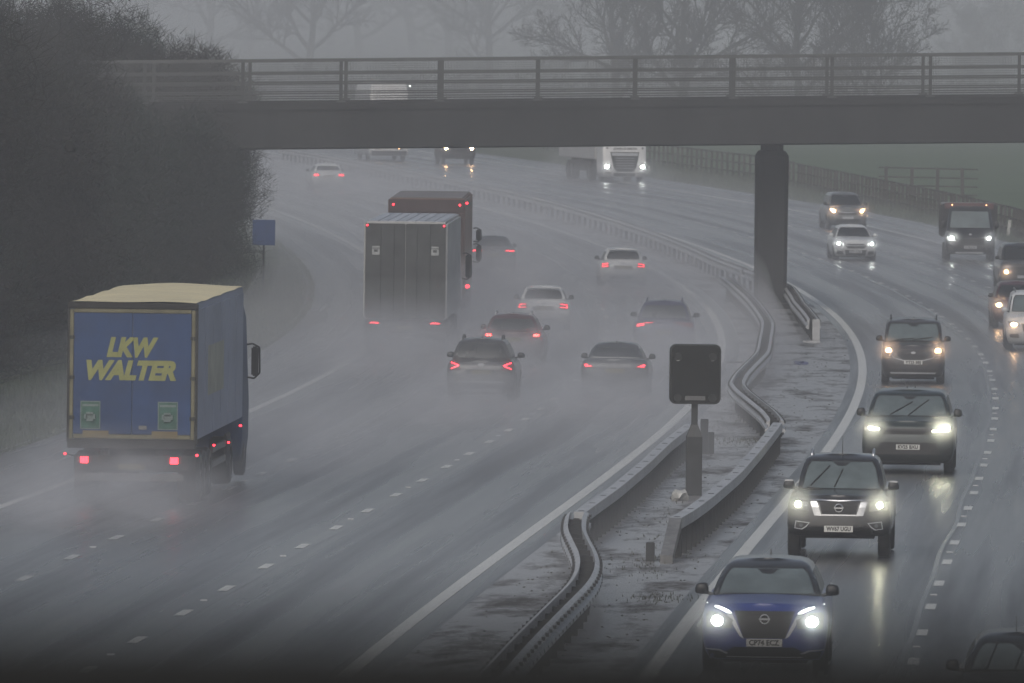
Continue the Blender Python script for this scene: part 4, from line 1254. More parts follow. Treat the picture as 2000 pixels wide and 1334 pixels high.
# duster-like SUV with V shaped tail lights
o, lo, gr = car(dict(name='dark_suv', L=4.34, W=1.82, H=1.66, zh=1.0, zb=1.10, cowl=1.05, wtop=.35, rtop=-1.72, rbase=-2.02, zdeck=1.10, rglass=.08, paint=PAINTS['grey'], r=.36, front=7, wbelt=.79, wroof=.62, zc=.26, rails=M['black'],
    antenna=[(-1.35, 0, .09, .012)], mw=.2))
tail(lo, [[(.58, .985), (.63, 1.005), (.80, 1.065), (.80, 1.04), (.64, .98), (.64, .965), (.80, .90), (.80, .875), (.62, .945)]], M['tail'], o, [(.55, .86), (.83, .84), (.84, 1.09), (.60, 1.07)])
badge(lo, -1, .99, .05, M['silver'], o, 'oval')
part('plate_recess', lo, 'R', rect(-.38, .38, .74, .87), M['black'], o, .006)
plate(lo, -1, .80, '', o, M['plate_y'])
part('bumper_insert', lo, 'R', [(-.62, .30), (.62, .30), (.58, .50), (-.58, .50)], M['black'], o)
part('skid_plate', lo, 'R', [(-.56, .285), (.56, .285), (.52, .36), (-.52, .36)], M['silver'], o, .02)
part('bumper_trim', lo, 'R', [(-.62, .53), (.62, .53), (.60, .56), (-.60, .56)], M['silver'], o, .014)
put(o, -7.8, 320.5, True, 'dark grey SUV with V shaped red tail lights, lowest car in the middle lane', group=AWY)

# dark estate with bright brake lights
o, lo, gr = car(dict(name='dark_estate', L=4.65, W=1.87, H=1.52, zh=.90, zb=1.0, cowl=1.1, wtop=.35, rtop=-1.75, rbase=-2.12, zdeck=1.0, rglass=.08, paint=PAINTS['red'], r=.34, front=7, wbelt=.80, wroof=.62, zc=.2, rails=M['silver'], antenna=[(-1.2, 0, .09, .015)]))
tail(lo, [[(.62, .90), (.78, .90), (.78, .915), (.62, .915)], [(.62, .935), (.78, .935), (.78, .95), (.62, .95)]], M['brake'], o, [(.58, .82), (.84, .82), (.86, 1.02), (.68, 1.02)])
part('plate_recess', lo, 'R', rect(-.34, .34, .72, .86), M['black'], o, .006)
plate(lo, -1, .79, '', o, M['plate_y'])
part('bumper_insert', lo, 'R', [(-.62, .28), (.62, .28), (.58, .44), (-.58, .44)], M['black'], o)
put(o, -8.27, 357.0, True, 'dark red estate with glowing brake lights, between the grey SUV and a white hatchback', group=AWY)

# dark saloon
o, lo, gr = car(dict(name='dark_saloon', L=4.65, W=1.82, H=1.44, zh=.86, zb=.96, cowl=1.05, wtop=.3, rtop=-1.1, rbase=-1.78, zdeck=1.04, rglass=.05, paint=PAINTS['dgrey'], r=.34, front=7, wbelt=.78, wroof=.60, zc=.18, antenna=[(-.9, 0, .07, .02)]))
tail(lo, [[(.60, .845), (.80, .835), (.82, .90), (.76, .905), (.72, .875)]], M['tail'], o, [(.54, .80), (.84, .78), (.85, .92), (.62, .92)])
badge(lo, -1, .90, .04, M['silver'], o, 'ring')
part('plate_recess', lo, 'R', rect(-.34, .34, .66, .80), M['black'], o, .006)
plate(lo, -1, .73, '', o, M['plate_y'])
part('bumper_insert', lo, 'R', [(-.6, .26), (.6, .26), (.56, .38), (-.56, .38)], M['black'], o)
put(o, -4.45, 326.5, True, 'dark saloon with wide mirrors and red tail lights, left of the matrix signal', group=AWY)

# dark purple SUV with only the left lamp lit
o, lo, gr = car(dict(name='purple_suv', L=4.60, W=1.90, H=1.63, zh=1.0, zb=1.08, cowl=1.1, wtop=.35, rtop=-1.7, rbase=-2.08, zdeck=1.06, rglass=.07, paint=PAINTS['purple'], r=.36, front=7, wbelt=.82, wroof=.64, zc=.22, rails=PAINTS['purple'], antenna=[(-1.2, 0, .07, .02)], mw=.2))
tail(lo, [[(.60, .90), (.84, .86), (.84, .93), (.66, .955)], [(.34, .985), (.66, .96), (.66, .972), (.34, .997)]], M['tail'], o, [(.32, .97), (.66, .88), (.87, .83), (.87, .98), (.34, 1.01)], both=False)
part('tail_light', lo, 'R', mir([(.32, .97), (.66, .88), (.87, .83), (.87, .98), (.34, 1.01)]), M['redlens'], o, .012)
plate(lo, -1, .68, '', o, M['plate_y'])
part('bumper_insert', lo, 'R', [(-.62, .28), (.62, .28), (.58, .46), (-.58, .46)], M['black'], o)
put(o, -4.0, 372.0, True, 'dark purple SUV with a single lit tail light, above the matrix signal', group=AWY)

# saloon almost lost in spray beside the lorries
o, lo, gr = car(dict(name='misty_saloon', L=4.6, W=1.80, H=1.42, zh=.84, zb=.96, cowl=1.0, wtop=.3, rtop=-1.2, rbase=-1.9, zdeck=1.0, paint=PAINTS['dgrey'], r=.33, front=7, wbelt=.78, wroof=.60, zc=.2))
tail(lo, [[(.46, .86), (.82, .85), (.82, .90), (.50, .905)]], M['tail'], o, [(.40, .84), (.84, .82), (.85, .93), (.42, .94)])
plate(lo, -1, .70, '', o, M['plate_y'])
put(o, -9.0, 478.0, True, 'dark saloon almost lost in spray right of the red lorry, one tail light showing', group=AWY)

# ------------------------------------------------------------------ lorries
def bevbox(name, x0, x1, y0, y1, z0, z1, mat, parent, b=.03):
    mb = MB(); mb.box(x0, x1, y0, y1, z0, z1); return mb.build(name, mat, parent, bevel=b)
def lorry_wheels(root, xs, hw, r=.50, pair=True):
    for x in xs:
        for sd in (1, -1):
            w = add_wheel(root, x, sd*hw, r, sd)
            if pair: w.scale = (1, 1.9, 1)
def cab(root, x0, w, h, mat, glass=True):
    """lorry cab whose back is at x0"""
    st = Stack([(.35, x0+2.15, x0, w/2-.06, 6), (.8, x0+2.25, x0, w/2-.01, 6), (1.6, x0+2.2, x0, w/2, 6), (h-.5, x0+2.0, x0, w/2-.06, 6), (h-.1, x0+1.75, x0, w/2-.14, 6), (h, x0+1.4, x0+.1, w/2-.3, 6)])
    mb = MB(); st.mesh(mb); mb.build('cab', mat, root, smooth=True)
    return st
def lorry_mirror(root, x, y, sd, z0=1.95, z1=2.75):
    mb = MB(); mb.box(x-.05, x+.06, min(y+sd*.10, y+sd*.25), max(y+sd*.10, y+sd*.25), z0+.05, z1-.02)
    o = mb.build('mirror', M['black'], root, bevel=.03)
    mb = MB(); mb.path([(x, y, z1+.02), (x, y+sd*.12, z1+.04), (x, y+sd*.27, z1-.04), (x, y+sd*.28, z0+.12), (x, y+sd*.16, z0), (x, y, z0+.03)], .022, 6); mb.build('arm', M['black'], o)

# --- nearest lorry: curtain-side trailer, blue rear doors with yellow lettering
M['tblue'] = surf('blue_trailer_doors', (0.012, 0.038, 0.115), .5, 0, .3, 1.1)
M['tyellow'] = surf('yellow_frame_paint', (0.12, 0.11, 0.065), .5, 0, .35, 3)
M['yletter'] = surf('yellow_lettering', (0.22, 0.225, 0.075), .5, 0, .15, 4)
M['cream'] = surf('cream_roof_tarp', (0.60, 0.52, 0.31), .55, 0, .15, .8)
M['curtain'] = surf('pale_blue_curtain', (0.24, 0.27, 0.37), .5, 0, .2, .5, stretch=(.4, 1, 1))
M['curtainy'] = surf('faded_yellow_print', (0.30, 0.30, 0.24), .5, 0, .3, 1.2)
M['board'] = surf('orange_marker_board', (0.14, 0.105, 0.045), .5, 0, .2, 4)
M['placard'] = surf('green_placard', (0.035, 0.095, 0.075), .5, 0, .3, 9)
M['placardw'] = surf('placard_white', (0.13, 0.165, 0.16), .5, 0, .1, 9)
M['greyplas'] = surf('grey_trailer_bumper', (0.13, 0.13, 0.13), .55, 0, .25, 4)
root = empty('curtain_lorry', (0, 0, 0))
LT, hw = 13.6, 1.275
ZF, ZT = 1.28, 4.02
# trailer body: roof slopes up a little to the front
mb = MB()
mb.hexa([(0, -hw+.015, ZF), (LT, -hw+.015, ZF), (LT, hw-.015, ZF), (0, hw-.015, ZF), (0, -hw+.015, ZT), (LT, -hw+.015, ZT+.02), (LT, hw-.015, ZT+.02), (0, hw-.015, ZT)])
tb = mb.build('trailer_body', M['curtain'], root, bevel=.02)
mb = MB(); mb2 = MB()
for i in range(12):
    x0 = .15+i*(LT-.3)/12; x1 = x0+(LT-.3)/12-.01; s = .012 if i % 2 else .02
    for q, sd in ((mb, 1), (mb2, -1)):
        a, b = sorted((sd*(hw-.012), sd*(hw+s)))
        q.box(x0, x1, a, b, ZF+.03, ZT-.12+.02*x0/LT)
mb.build('curtain', M['curtain'], tb); mb2.build('curtain', M['curtain'], tb)
bevbox('curtain_print', 3.0, 7.5, -hw-.026, -hw-.02, 2.1, 3.1, M['curtainy'], tb, .001)
mb = MB(); n = 10
V = []
for i in range(n+1):
    x = .03+(LT-.06)*i/n
    for j in range(9):
        y = -hw+2*hw*j/8; c = .045*(1-(y/hw)**2); V.append((x, y*.985, ZT+.012+.02*x/LT+c*(.4+.6*min(1, i/2)) + .012*math.sin(i*2.2+j)))
mb.add(V, [(i*9+j, (i+1)*9+j, (i+1)*9+j+1, i*9+j+1) for i in range(n) for j in range(8)])
mb.build('roof_tarp', M['cream'], root, smooth=True)
for s in (1, -1):
    a, b = sorted((0.006*s, s*(hw-.10)))
    d = bevbox('rear_door', -.05, -.005, a, b, ZF+.12, ZT-.20, M['tblue'], root, .008)
    for z in (ZF+.45, ZF+1.25, ZF+2.05):
        e, f_ = sorted((s*(hw-.12), s*(hw+.005)))
        mb = MB(); mb.box(-.075, -.052, e, f_, z-.035, z+.035); mb.build('hinge', M['black'], d)
    a, b = sorted((s*(hw-.095), s*(hw-.02)))
    bevbox('door_frame', -.06, -.005, a, b, ZF+.02, ZT-.13, M['tyellow'], root, .01)
    a, b = sorted((s*(hw-.015), s*(hw+.03)))
    bevbox('corner_post', -.04, .10, a, b, ZF-.05, ZT+.0, M['black'], root, .01)
bevbox('door_frame', -.055, -.005, -hw+.1, hw-.1, ZT-.195, ZT-.115, M['tyellow'], root, .01)
bevbox('door_frame', -.055, -.005, -hw+.1, hw-.1, ZF+.03, ZF+.115, M['tyellow'], root, .01)
bevbox('header', -.07, -.002, -hw-.01, hw+.01, ZT-.11, ZT+.01, M['under'], root, .01)
bevbox('sill', -.08, .0, -hw-.01, hw+.01, ZF-.16, ZF+.02, M['under'], root, .01)
def rear_text(s, size, y, z, parent, mat, width=None, bold=.01, shear=.0, x=-.053):
    return text_mesh(s, size, parent, mat, Matrix.Translation((x, y, z)) @ TR, 'lettering', shear=shear, bold=bold, width=width)
rear_text('LKW', .50, .0, 3.12, root, M['yletter'], width=1.04, bold=.03, shear=.28)
rear_text('WALTER', .50, .02, 2.66, root, M['yletter'], width=1.80, bold=.03, shear=.28)
for y in (.83, -.72):
    pl = bevbox('placard', -.062, -.052, y-.20, y+.20, 1.50, 2.06, M['placardw'], root, .002)
    bevbox('placard_face', -.067, -.063, y-.18, y+.18, 1.52, 2.04, M['placard'], pl, .002)
    bevbox('placard_picture', -.070, -.068, y-.10, y+.12, 1.66, 1.84, M['placardw'], pl, .04)
    bevbox('placard_band', -.070, -.068, y-.16, y+.16, 1.955, 2.0, M['placardw'], pl, .002)
for y in (.72, -.66): bevbox('marker_board', -.062, -.052, y-.26, y+.26, ZF+.05, ZF+.19, M['board'], root, .004)
bevbox('door_sticker', -.060, -.052, -.30, -.14, 1.50, 1.58, M['greyplas'], root, .002)
# rear bumper and lamps
bb = bevbox('rear_bumper', -.10, -.02, -1.05, 1.10, .46, .62, M['greyplas'], root, .02)
bevbox('lamp_board', -.06, -.01, -1.15, 1.15, .66, .98, M['under'], root, .02)
for y, nm in ((.94, 0), (-.86, 0)):
    l = bevbox('tail_light', -.09, -.062, y-.15, y+.15, .82, .95, M['redlens'], root, .01)
    bevbox('tail_glow', -.098, -.091, y-.08, y+.08, .82, .95, M['tail'], l, .004)
for y in (1.33, -1.31):
    mb = MB(); mb.tube((-.02, y, 1.0), (-.05, y, 1.0), .028, n=8); q = mb.build('side_marker', M['marker'], root)
    mb = MB(); mb.tube((-.02, math.copysign(1.1, y), .95), (-.02, y, 1.0), .015, n=5); mb.build('arm', M['black'], q)
plate_b = bevbox('number_plate', -.07, -.062, -.26, .26, .70, .81, M['plate_y'], root, .002)
bevbox('chassis', .2, LT-1, -.45, .45, .75, ZF-.05, M['under'], root, .03)
for sd in (1, -1):
    a, b = sorted((sd*(hw-.08), sd*(hw-.02)))
    bevbox('side_guard', 5.2, 9.0, a, b, .55, .68, M['greyplas'], root, .01); bevbox('side_guard', 5.2, 9.0, a, b, .85, .98, M['greyplas'], root, .01)
    bevbox('mud_flap', 1.0, 1.04, min(sd*.85, sd*1.22), max(sd*.85, sd*1.22), .3, .95, M['black'], root, .005)
    bevbox('pallet_box', 9.2, 10.4, a-.0, b, .45, 1.1, M['under'], root, .02)
lorry_wheels(root, (1.9, 3.2, 4.5, 10.6), hw-.02)
st = cab(root, LT+.35, 2.5, 3.85, M['tblue'])
lorry_wheels(root, (LT+1.6,), 1.23, pair=False)
panel('windscreen', st, 'F', [(-1.05, 1.95), (1.05, 1.95), (1.0, 2.8), (-1.0, 2.8)], M['glass'], root, .012)
for sd in (1, -1): lorry_mirror(root, LT+2.0, sd*1.22, sd, 2.05, 2.75)
bevbox('wind_deflector', LT+.5, LT+2.0, -1.1, 1.1, 3.75, 3.98, M['tblue'], root, .1)
for x, z in ((5.0, 1.02), (9.3, .92)):
    mb = MB(); mb.tube((x-.02, -hw-.01, z), (x-.06, -hw-.03, z), .022, n=8); mb.build('side_marker', M['marker'], root)
mb = MB(); mb.tube((LT-1, -hw-.02, 1.15), (LT-1.05, -hw-.05, 1.15), .022, n=8); mb.build('side_marker', M['marker'], root)
put(root, -10.82, 240.0, True, 'blue lorry with yellow lettering, green placards and a cream roof, nearest on the left', cat='lorry', group='lorries on the left carriageway', yaw=R(.3))

# --- grey box lorry
M['greydoor'] = surf('grimy_grey_door', (0.046, 0.049, 0.050), .55, 0, .35, 1.6)
M['lightroof'] = surf('pale_metal_roof', (0.34, 0.36, 0.40), .45, .2, .2, 1.2, stretch=(.1, 3, 1))
M['whiteside'] = surf('dirty_white_side', (0.36, 0.36, 0.36), .5, 0, .15, 1.0, stretch=(.3, 1, 1))
M['hgrey'] = surf('pale_grey_hatch', (0.32, 0.33, 0.33), .5)
root = empty('box_lorry', (0, 0, 0)); LT = 13.4; hw = 1.27; ZF, ZT = 1.05, 4.05
b_ = bevbox('trailer_body', 0, LT, -hw, hw, ZF, ZT, M['whiteside'], root, .07)
mb = MB()
for i in range(8):
    y0 = -hw+.14+i*(2*hw-.28)/8; mb.box(.12, LT-.1, y0, y0+(2*hw-.28)/8-.04, ZT+.003, ZT+.022)
mb.box(.1, LT-.1, -hw+.1, hw-.1, ZT-.03, ZT+.004)
mb.build('roof', M['lightroof'], root)
for s in (1, -1):
    a, b = sorted((s*.008, s*(hw-.05)))
    d = bevbox('rear_door', -.04, -.003, a, b, ZF+.06, ZT-.06, M['greydoor'], root, .02)
    bevbox('hatch', -.052, -.042, s*.90-.115, s*.90+.115, 3.03, 3.22, M['hgrey'], d, .003)
    bevbox('hatch', -.052, -.042, s*.90-.115, s*.90+.115, 3.245, 3.30, M['hgrey'], d, .003)
    bevbox('hatch_lens', -.058, -.053, s*.90-.06, s*.90+.06, 3.12, 3.20, M['greydoor'], d, .002)
    for yy in (.35, .75):
        mb = MB(); mb.tube((-.06, s*yy, ZF+.1), (-.06, s*yy, ZT-.1), .009, n=6); mb.build('lock_rod', M['greydoor'], d)
    mb = MB(); mb.tube((-.035, s*(hw-.10), ZT-.12), (-.075, s*(hw-.10), ZT-.12), .03, n=8); mb.build('marker_lamp', M['marker'], root)
    l = bevbox('tail_light', -.10, -.05, s*.92-.19, s*.92+.19, .92, 1.0, M['redlens'], root, .01)
    mb = MB(); mb.hexa([(-.108, s*.92-.16, .945), (-.108, s*.92+.16, .945), (-.10, s*.92+.16, .945), (-.10, s*.92-.16, .945), (-.108, s*.92-.10, .985), (-.108, s*.92+.10, .985), (-.10, s*.92+.10, .985), (-.10, s*.92-.10, .985)])
    mb.build('tail_glow', M['tail'], l)
bevbox('rear_bumper', -.08, -.02, -1.15, 1.15, .50, .66, M['under'], root, .02)
bevbox('lamp_board', -.05, 0, -1.22, 1.22, .70, 1.04, M['under'], root, .01)
bevbox('number_plate', -.06, -.052, -.26, .26, .76, .87, M['plate_y'], root, .002)
bevbox('chassis', .3, LT-1, -.45, .45, .7, ZF-.01, M['under'], root, .03)
lorry_wheels(root, (1.9, 3.2, 4.5, 10.6), hw-.02)
st = cab(root, LT+.4, 2.5, 3.6, PAINTS['whitet']); lorry_wheels(root, (LT+1.6,), 1.23, pair=False)
panel('windscreen', st, 'F', [(-1.05, 1.95), (1.05, 1.95), (1.0, 2.8), (-1.0, 2.8)], M['glass'], root, .012)
for sd in (1, -1): lorry_mirror(root, LT+2.0, sd*1.27, sd)
put(root, -11.85, 366.0, True, 'grey-doored box lorry with white side and pale roof, in front of the red lorry', cat='lorry', group='lorries on the left carriageway', yaw=R(-.1))

# --- red lorry ahead of it
M['reddoor'] = surf('dark_red_lorry_door', (0.045, 0.026, 0.026), .5, 0, .3, 1.0)
M['redside'] = surf('pale_red_lorry_side', (0.20, 0.12, 0.095), .5, 0, .2, .7, stretch=(.3, 1, 1))
M['redroof'] = surf('brown_lorry_roof', (0.14, 0.12, 0.115), .5, 0, .25, 1)
root = empty('red_lorry', (0, 0, 0)); LT = 13.4; hw = 1.275
bevbox('trailer_body', 0, LT, -hw, hw, 1.1, 4.28, M['redside'], root, .05)
bevbox('roof', .1, LT-.1, -hw+.1, hw-.1, 4.283, 4.32, M['redroof'], root, .012)
bevbox('rear_frame', -.05, -.003, -hw+.01, hw-.01, 3.82, 4.26, M['reddoor'], root, .02)
for s in (1, -1):
    a, b = sorted((s*.01, s*(hw-.12))); bevbox('rear_door', -.045, -.003, a, b, 1.15, 3.80, M['reddoor'], root, .01)
    a, b = sorted((s*(hw-.115), s*(hw-.01))); bevbox('rear_frame', -.06, -.003, a, b, 1.15, 3.81, M['reddoor'], root, .01)
    mb = MB(); mb.tube((-.05, s*1.10, 4.08), (-.09, s*1.10, 4.08), .036, n=8); mb.build('marker_lamp', M['marker'], root)
    mb = MB(); mb.tube((-.02, s*1.0, .95), (-.06, s*1.0, .95), .06, n=10); mb.build('tail_light', M['tail'], root)
mb = MB(); mb.tube((.6, -hw-.02, 4.14), (.56, -hw-.06, 4.14), .036, n=8); mb.build('marker_lamp', M['marker'], root)
mb = MB(); mb.tube((2.0, -hw-.03, 1.35), (1.9, -hw-.10, 1.35), .06, n=8); mb.build('side_marker', M['tail'], root)
bevbox('rear_bumper', -.08, -.02, -1.15, 1.15, .50, .66, M['under'], root, .02)
bevbox('chassis', .3, LT-1, -.45, .45, .7, 1.09, M['under'], root, .03)
lorry_wheels(root, (1.9, 3.2, 4.5, 10.6), hw-.02)
st = cab(root, LT+.4, 2.5, 3.7, PAINTS['redtruck']); lorry_wheels(root, (LT+1.6,), 1.23, pair=False)
panel('windscreen', st, 'F', [(-1.05, 1.95), (1.05, 1.95), (1.0, 2.8), (-1.0, 2.8)], M['glass'], root, .012)
for sd in (1, -1):
    lorry_mirror(root, LT+2.0, sd*1.27, sd, 2.55, 3.0); lorry_mirror(root, LT+2.15, sd*1.27, sd, 1.85, 2.45)
put(root, -12.0, 398.0, True, 'dark red box lorry with three red marker lamps, ahead of the grey box lorry', cat='lorry', group='lorries on the left carriageway', yaw=R(-.3))

# --- oncoming white articulated lorry
root = empty('white_lorry', (0, 0, 0))
st = Stack([(.30, .02, -2.2, 1.20, 7), (.62, .10, -2.2, 1.245, 7), (1.1, .12, -2.2, 1.25, 7), (1.9, .08, -2.2, 1.25, 7), (3.1, -.12, -2.2, 1.18, 7), (3.6, -.5, -2.2, 1.10, 7), (3.75, -.9, -2.1, .95, 7)])
mb = MB(); st.mesh(mb); mb.build('cab', PAINTS['whitet'], root, smooth=True)
part('windscreen', st, 'F', [(-1.08, 2.12), (1.08, 2.12), (1.02, 2.95), (-1.02, 2.95)], M['glassd'], root)
part('grille_surround', st, 'F', [(-.84, 1.72), (-.66, .84), (-.46, .60), (.46, .60), (.66, .84), (.84, 1.72)], M['black'], root, .012)
g = part('grille', st, 'F', [(-.78, 1.67), (-.61, .86), (-.43, .65), (.43, .65), (.61, .86), (.78, 1.67)], M['grille'], root, .022)
part('grille_panel', st, 'F', [(-.74, 1.50), (.74, 1.50), (.77, 1.66), (-.77, 1.66)], M['silver'], root, .03)
for z in (.78, .93, 1.07, 1.21, 1.35): panel('grille_bar', st, 'F', rect(-.5-.12*(z-.8), .5+.12*(z-.8), z, z+.03), M['silver'], g, .035, .2, .01)
headlamp(st, 1.03, .88, .085, M['head_cool'], root, [(.80, .78), (1.18, .80), (1.2, 1.02), (.86, 1.0)], M['lens'], 1.2)
part('bumper_slot', st, 'F', [(.70, .48), (1.12, .50), (1.12, .58), (.80, .56)], M['black'], root, .012, both=True)
part('lower_bumper', st, 'F', rect(-.62, .62, .33, .52), M['black'], root, .014)
part('clearance_light', st, 'F', circ(1.02, 1.93, .06, 10), M['black'], root, .012, both=True)
text_mesh('JOHN D SMITH', .17, root, M['ink'], Matrix.Translation((st.end_x(0, 1.9, 1)+.02, 0, 1.90)) @ TF, 'lettering', bold=.006, width=1.36)
for sd in (1, -1): lorry_mirror(root, -.3, sd*1.27, sd, 2.1, 2.9)
lorry_wheels(root, (-1.35,), 1.22, pair=False); lorry_wheels(root, (-4.9, -10.5, -11.8), 1.24)
bevbox('trailer_body', -14.5, -2.6, -1.27, 1.27, 1.25, 3.95, M['whiteside'], root, .05)
bevbox('chassis', -14.2, -2.3, -.45, .45, .8, 1.24, M['under'], root, .03)
for sd in (1, -1):
    mb = MB()
    for i in range(7): mb.box(-4.6-i*1.0, -4.5-i*1.0, min(sd*1.0, sd*1.2), max(sd*1.0, sd*1.2), .55, 1.24)
    mb.box(-12, -4.2, min(sd*1.12, sd*1.2), max(sd*1.12, sd*1.2), .9, 1.1)
    mb.build('side_guard', M['under'], root)
put(root, 13.55, 684.0, False, 'white articulated lorry with a large dark grille emerging under the bridge', cat='lorry', group=ONC, yaw=R(4.2))

# --- two faint vehicles beyond the bridge
root = empty('white_coach', (0, 0, 0))
st = Stack([(.35, .0, -11, 1.2, 8), (.8, .08, -11, 1.25, 8), (2.2, .04, -11, 1.25, 8), (4.2, -.45, -11, 1.2, 8), (4.9, -.7, -11, 1.12, 8)])
mb = MB(); st.mesh(mb); mb.build('body', PAINTS['whitet'], root, smooth=True)
part('windscreen', st, 'F', [(-1.1, 1.5), (1.1, 1.5), (1.08, 3.35), (-1.08, 3.35)], M['glassd'], root)
part('destination_panel', st, 'F', rect(-1.0, 1.0, 3.5, 3.8), M['silver'], root)
headlamp(st, .62, .85, .05, M['amber'], root, rect(.5, .9, .76, .94), M['lens'])
part('lower_bumper', st, 'F', rect(-1.1, 1.1, .38, .66), M['black'], root)
mb = MB(); mb.tube((-.45, 1.30, 4.75), (-.40, 1.30, 4.75), .05, n=8); mb.build('roof_marker', M['drl'], root)
lorry_wheels(root, (-2.6, -8.2), 1.22, pair=False)
put(root, 6.7, 757.0, False, 'faint white coach or high lorry seen between the railings of the bridge', cat='coach', group=ONC)
root = empty('faint_van', (0, 0, 0))
st = Stack([(.35, 0, -5.6, .98, 6), (.7, .08, -5.6, 1.03, 6), (1.15, .0, -5.6, 1.03, 6), (1.35, -.5, -5.6, 1.0, 6), (2.3, -1.2, -5.6, .92, 6), (2.4, -1.5, -5.5, .8, 6)])
mb = MB(); st.mesh(mb); mb.build('body', PAINTS['grey'], root, smooth=True)
part('windscreen', st, 'F', [(-.85, 1.45), (.85, 1.45), (.8, 2.15), (-.8, 2.15)], M['glassd'], root)
part('grille', st, 'F', rect(-.5, .5, .7, 1.05), M['grille'], root)
headlamp(st, .80, 1.02, .10, M['head_warm'], root, rect(.64, .96, .88, 1.16), M['lens'])
for sd in (1, -1): mirror(root, -.9, sd*.98, 1.4, sd, M['black'])
lorry_wheels(root, (-1.0, -4.6), 1.0, .36, pair=False)
put(root, 10.1, 747.0, False, 'faint dark van with two warm headlights just under the bridge edge', cat='van', group=ONC)

# --- dark tipper van with a red header
root = empty('tipper_van', (0, 0, 0))
st = Stack([(.30, 0, -2.0, .98, 5), (.55, .06, -2.0, 1.03, 5), (.95, .02, -2.0, 1.03, 5), (1.22, -.25, -2.0, 1.01, 5), (1.35, -.62, -2.0, .97, 7), (2.15, -1.15, -2.0, .86, 7), (2.27, -1.35, -1.95, .78, 7)])
mb = MB(); st.mesh(mb); mb.build('cab', PAINTS['black'], root, smooth=True)
part('windscreen', st, 'F', [(-.84, 1.40), (.84, 1.40), (.76, 2.08), (-.76, 2.08)], M['glass'], root)
part('grille', st, 'F', [(-.52, .72), (.52, .72), (.60, .98), (-.60, .98)], M['grille'], root)
headlamp(st, .78, .98, .052, M['head_cool'], root, [(.62, .88), (.92, .88), (.94, 1.06), (.66, 1.08)], M['lens'])
part('daylight_strip', st, 'F', [(-.64, .87), (-.62, .885), (-.90, .89), (-.93, 1.03), (-.95, 1.03), (-.92, .875)][::-1], M['drl'], root, .022)
badge(st, 1, 1.13, .035, M['silver'], root, 'oval')
plate(st, 1, .60, 'BV70 KTO', root, M['silver'])
part('skid_plate', st, 'F', rect(-.62, .55, .33, .40), M['silver'], root, .014)
for sd in (1, -1): mirror(root, -.75, sd*.98, 1.38, sd, M['black'], .20, .30)
bevbox('header_board', -2.2, -2.05, -1.03, 1.03, 2.16, 2.42, surf('dull_red_board', (.085, .035, .035), .5), root, .02)
for sd in (1, -1):
    mb = MB(); mb.tube((-2.04, sd*.72, 2.33), (-2.0, sd*.72, 2.33), .016, n=8); mb.build('marker_lamp', M['amber'], root)
bevbox('tipper_body', -5.6, -2.25, -1.12, 1.12, .95, 2.38, PAINTS['dgrey'], root, .03)
for sd in (1, -1):
    mb = MB()
    for i in range(5): mb.box(-5.4+i*.75, -5.3+i*.75, min(sd*1.123, sd*1.17), max(sd*1.123, sd*1.17), 1.0, 2.3)
    mb.build('body_ribs', M['black'], root)
bevbox('chassis', -5.5, -1.0, -.4, .4, .45, .94, M['under'], root, .03)
lorry_wheels(root, (-.95, -4.4), 1.04, .36, pair=False)
put(root, 12.0, 503.5, False, 'black tipper truck with a red header board and two tiny marker lamps', cat='tipper truck', group=ONC, yaw=R(-3))


# ------------------------------------------------------------------ haze and spray
def vol_box(name, x0, x1, y0, y1, z0, z1, dens, col=(.8, .8, .8), aniso=.2):
    mb = MB(); mb.box(x0, x1, y0, y1, z0, z1)
    m = bpy.data.materials.new(name); m.use_nodes = True; nt = m.node_tree; nt.nodes.clear()
    out = nt.nodes.new('ShaderNodeOutputMaterial'); v = nt.nodes.new('ShaderNodeVolumePrincipled')
    v.inputs['Color'].default_value = (*col, 1); v.inputs['Density'].default_value = dens; v.inputs['Anisotropy'].default_value = aniso
    nt.links.new(v.outputs[0], out.inputs['Volume'])
    o = mb.build(name, m)
    return tag(o, kind='stuff')
HAZE = vol_box('haze', -3100, 3100, -80, 5000, -3.5, 40, 0.00074, (.93, .93, .955))
MIST = vol_box('mist', -2600, 2600, 770, 4800, -3.2, 38, 0.0011, (.93, .93, .955))
tag(MIST, 'thicker mist bank hiding the trees and fields beyond the bridge', 'mist')
tag(HAZE, 'pale rain haze filling the air over the whole scene', 'haze')

def spray_layer(u0, u1, Y0, Y1, h, dens, label):
    """low prism of drifting spray that follows the road"""
    Ys = [Y0+(Y1-Y0)*i/40 for i in range(41)]; V = []; F = []
    for Y in Ys:
        for u, z in ((u0, -.25), (u1, -.25), (u1-.8, h), (u0+.8, h)):
            p = road(u, Y); V.append((p.x, p.y, p.z+z))
    for i in range(40):
        for j in range(4): F.append((i*4+j, i*4+(j+1) % 4, (i+1)*4+(j+1) % 4, (i+1)*4+j))
    F += [(3, 2, 1, 0), (160, 161, 162, 163)]
    me = bpy.data.meshes.new('spray'); me.from_pydata(V, [], F); me.update()
    bm = bmesh.new(); bm.from_mesh(me); bmesh.ops.recalc_face_normals(bm, faces=bm.faces[:]); bm.to_mesh(me); bm.free()
    m = bpy.data.materials.new('spray_mist'); m.use_nodes = True; nt = m.node_tree; nt.nodes.clear()
    out = nt.nodes.new('ShaderNodeOutputMaterial'); v = nt.nodes.new('ShaderNodeVolumePrincipled')
    v.inputs['Color'].default_value = (.95, .95, .97, 1); v.inputs['Density'].default_value = dens; v.inputs['Anisotropy'].default_value = .2
    nt.links.new(v.outputs[0], out.inputs['Volume'])
    o = link('spray', me, m)
    return tag(o, label, 'spray', kind='stuff')
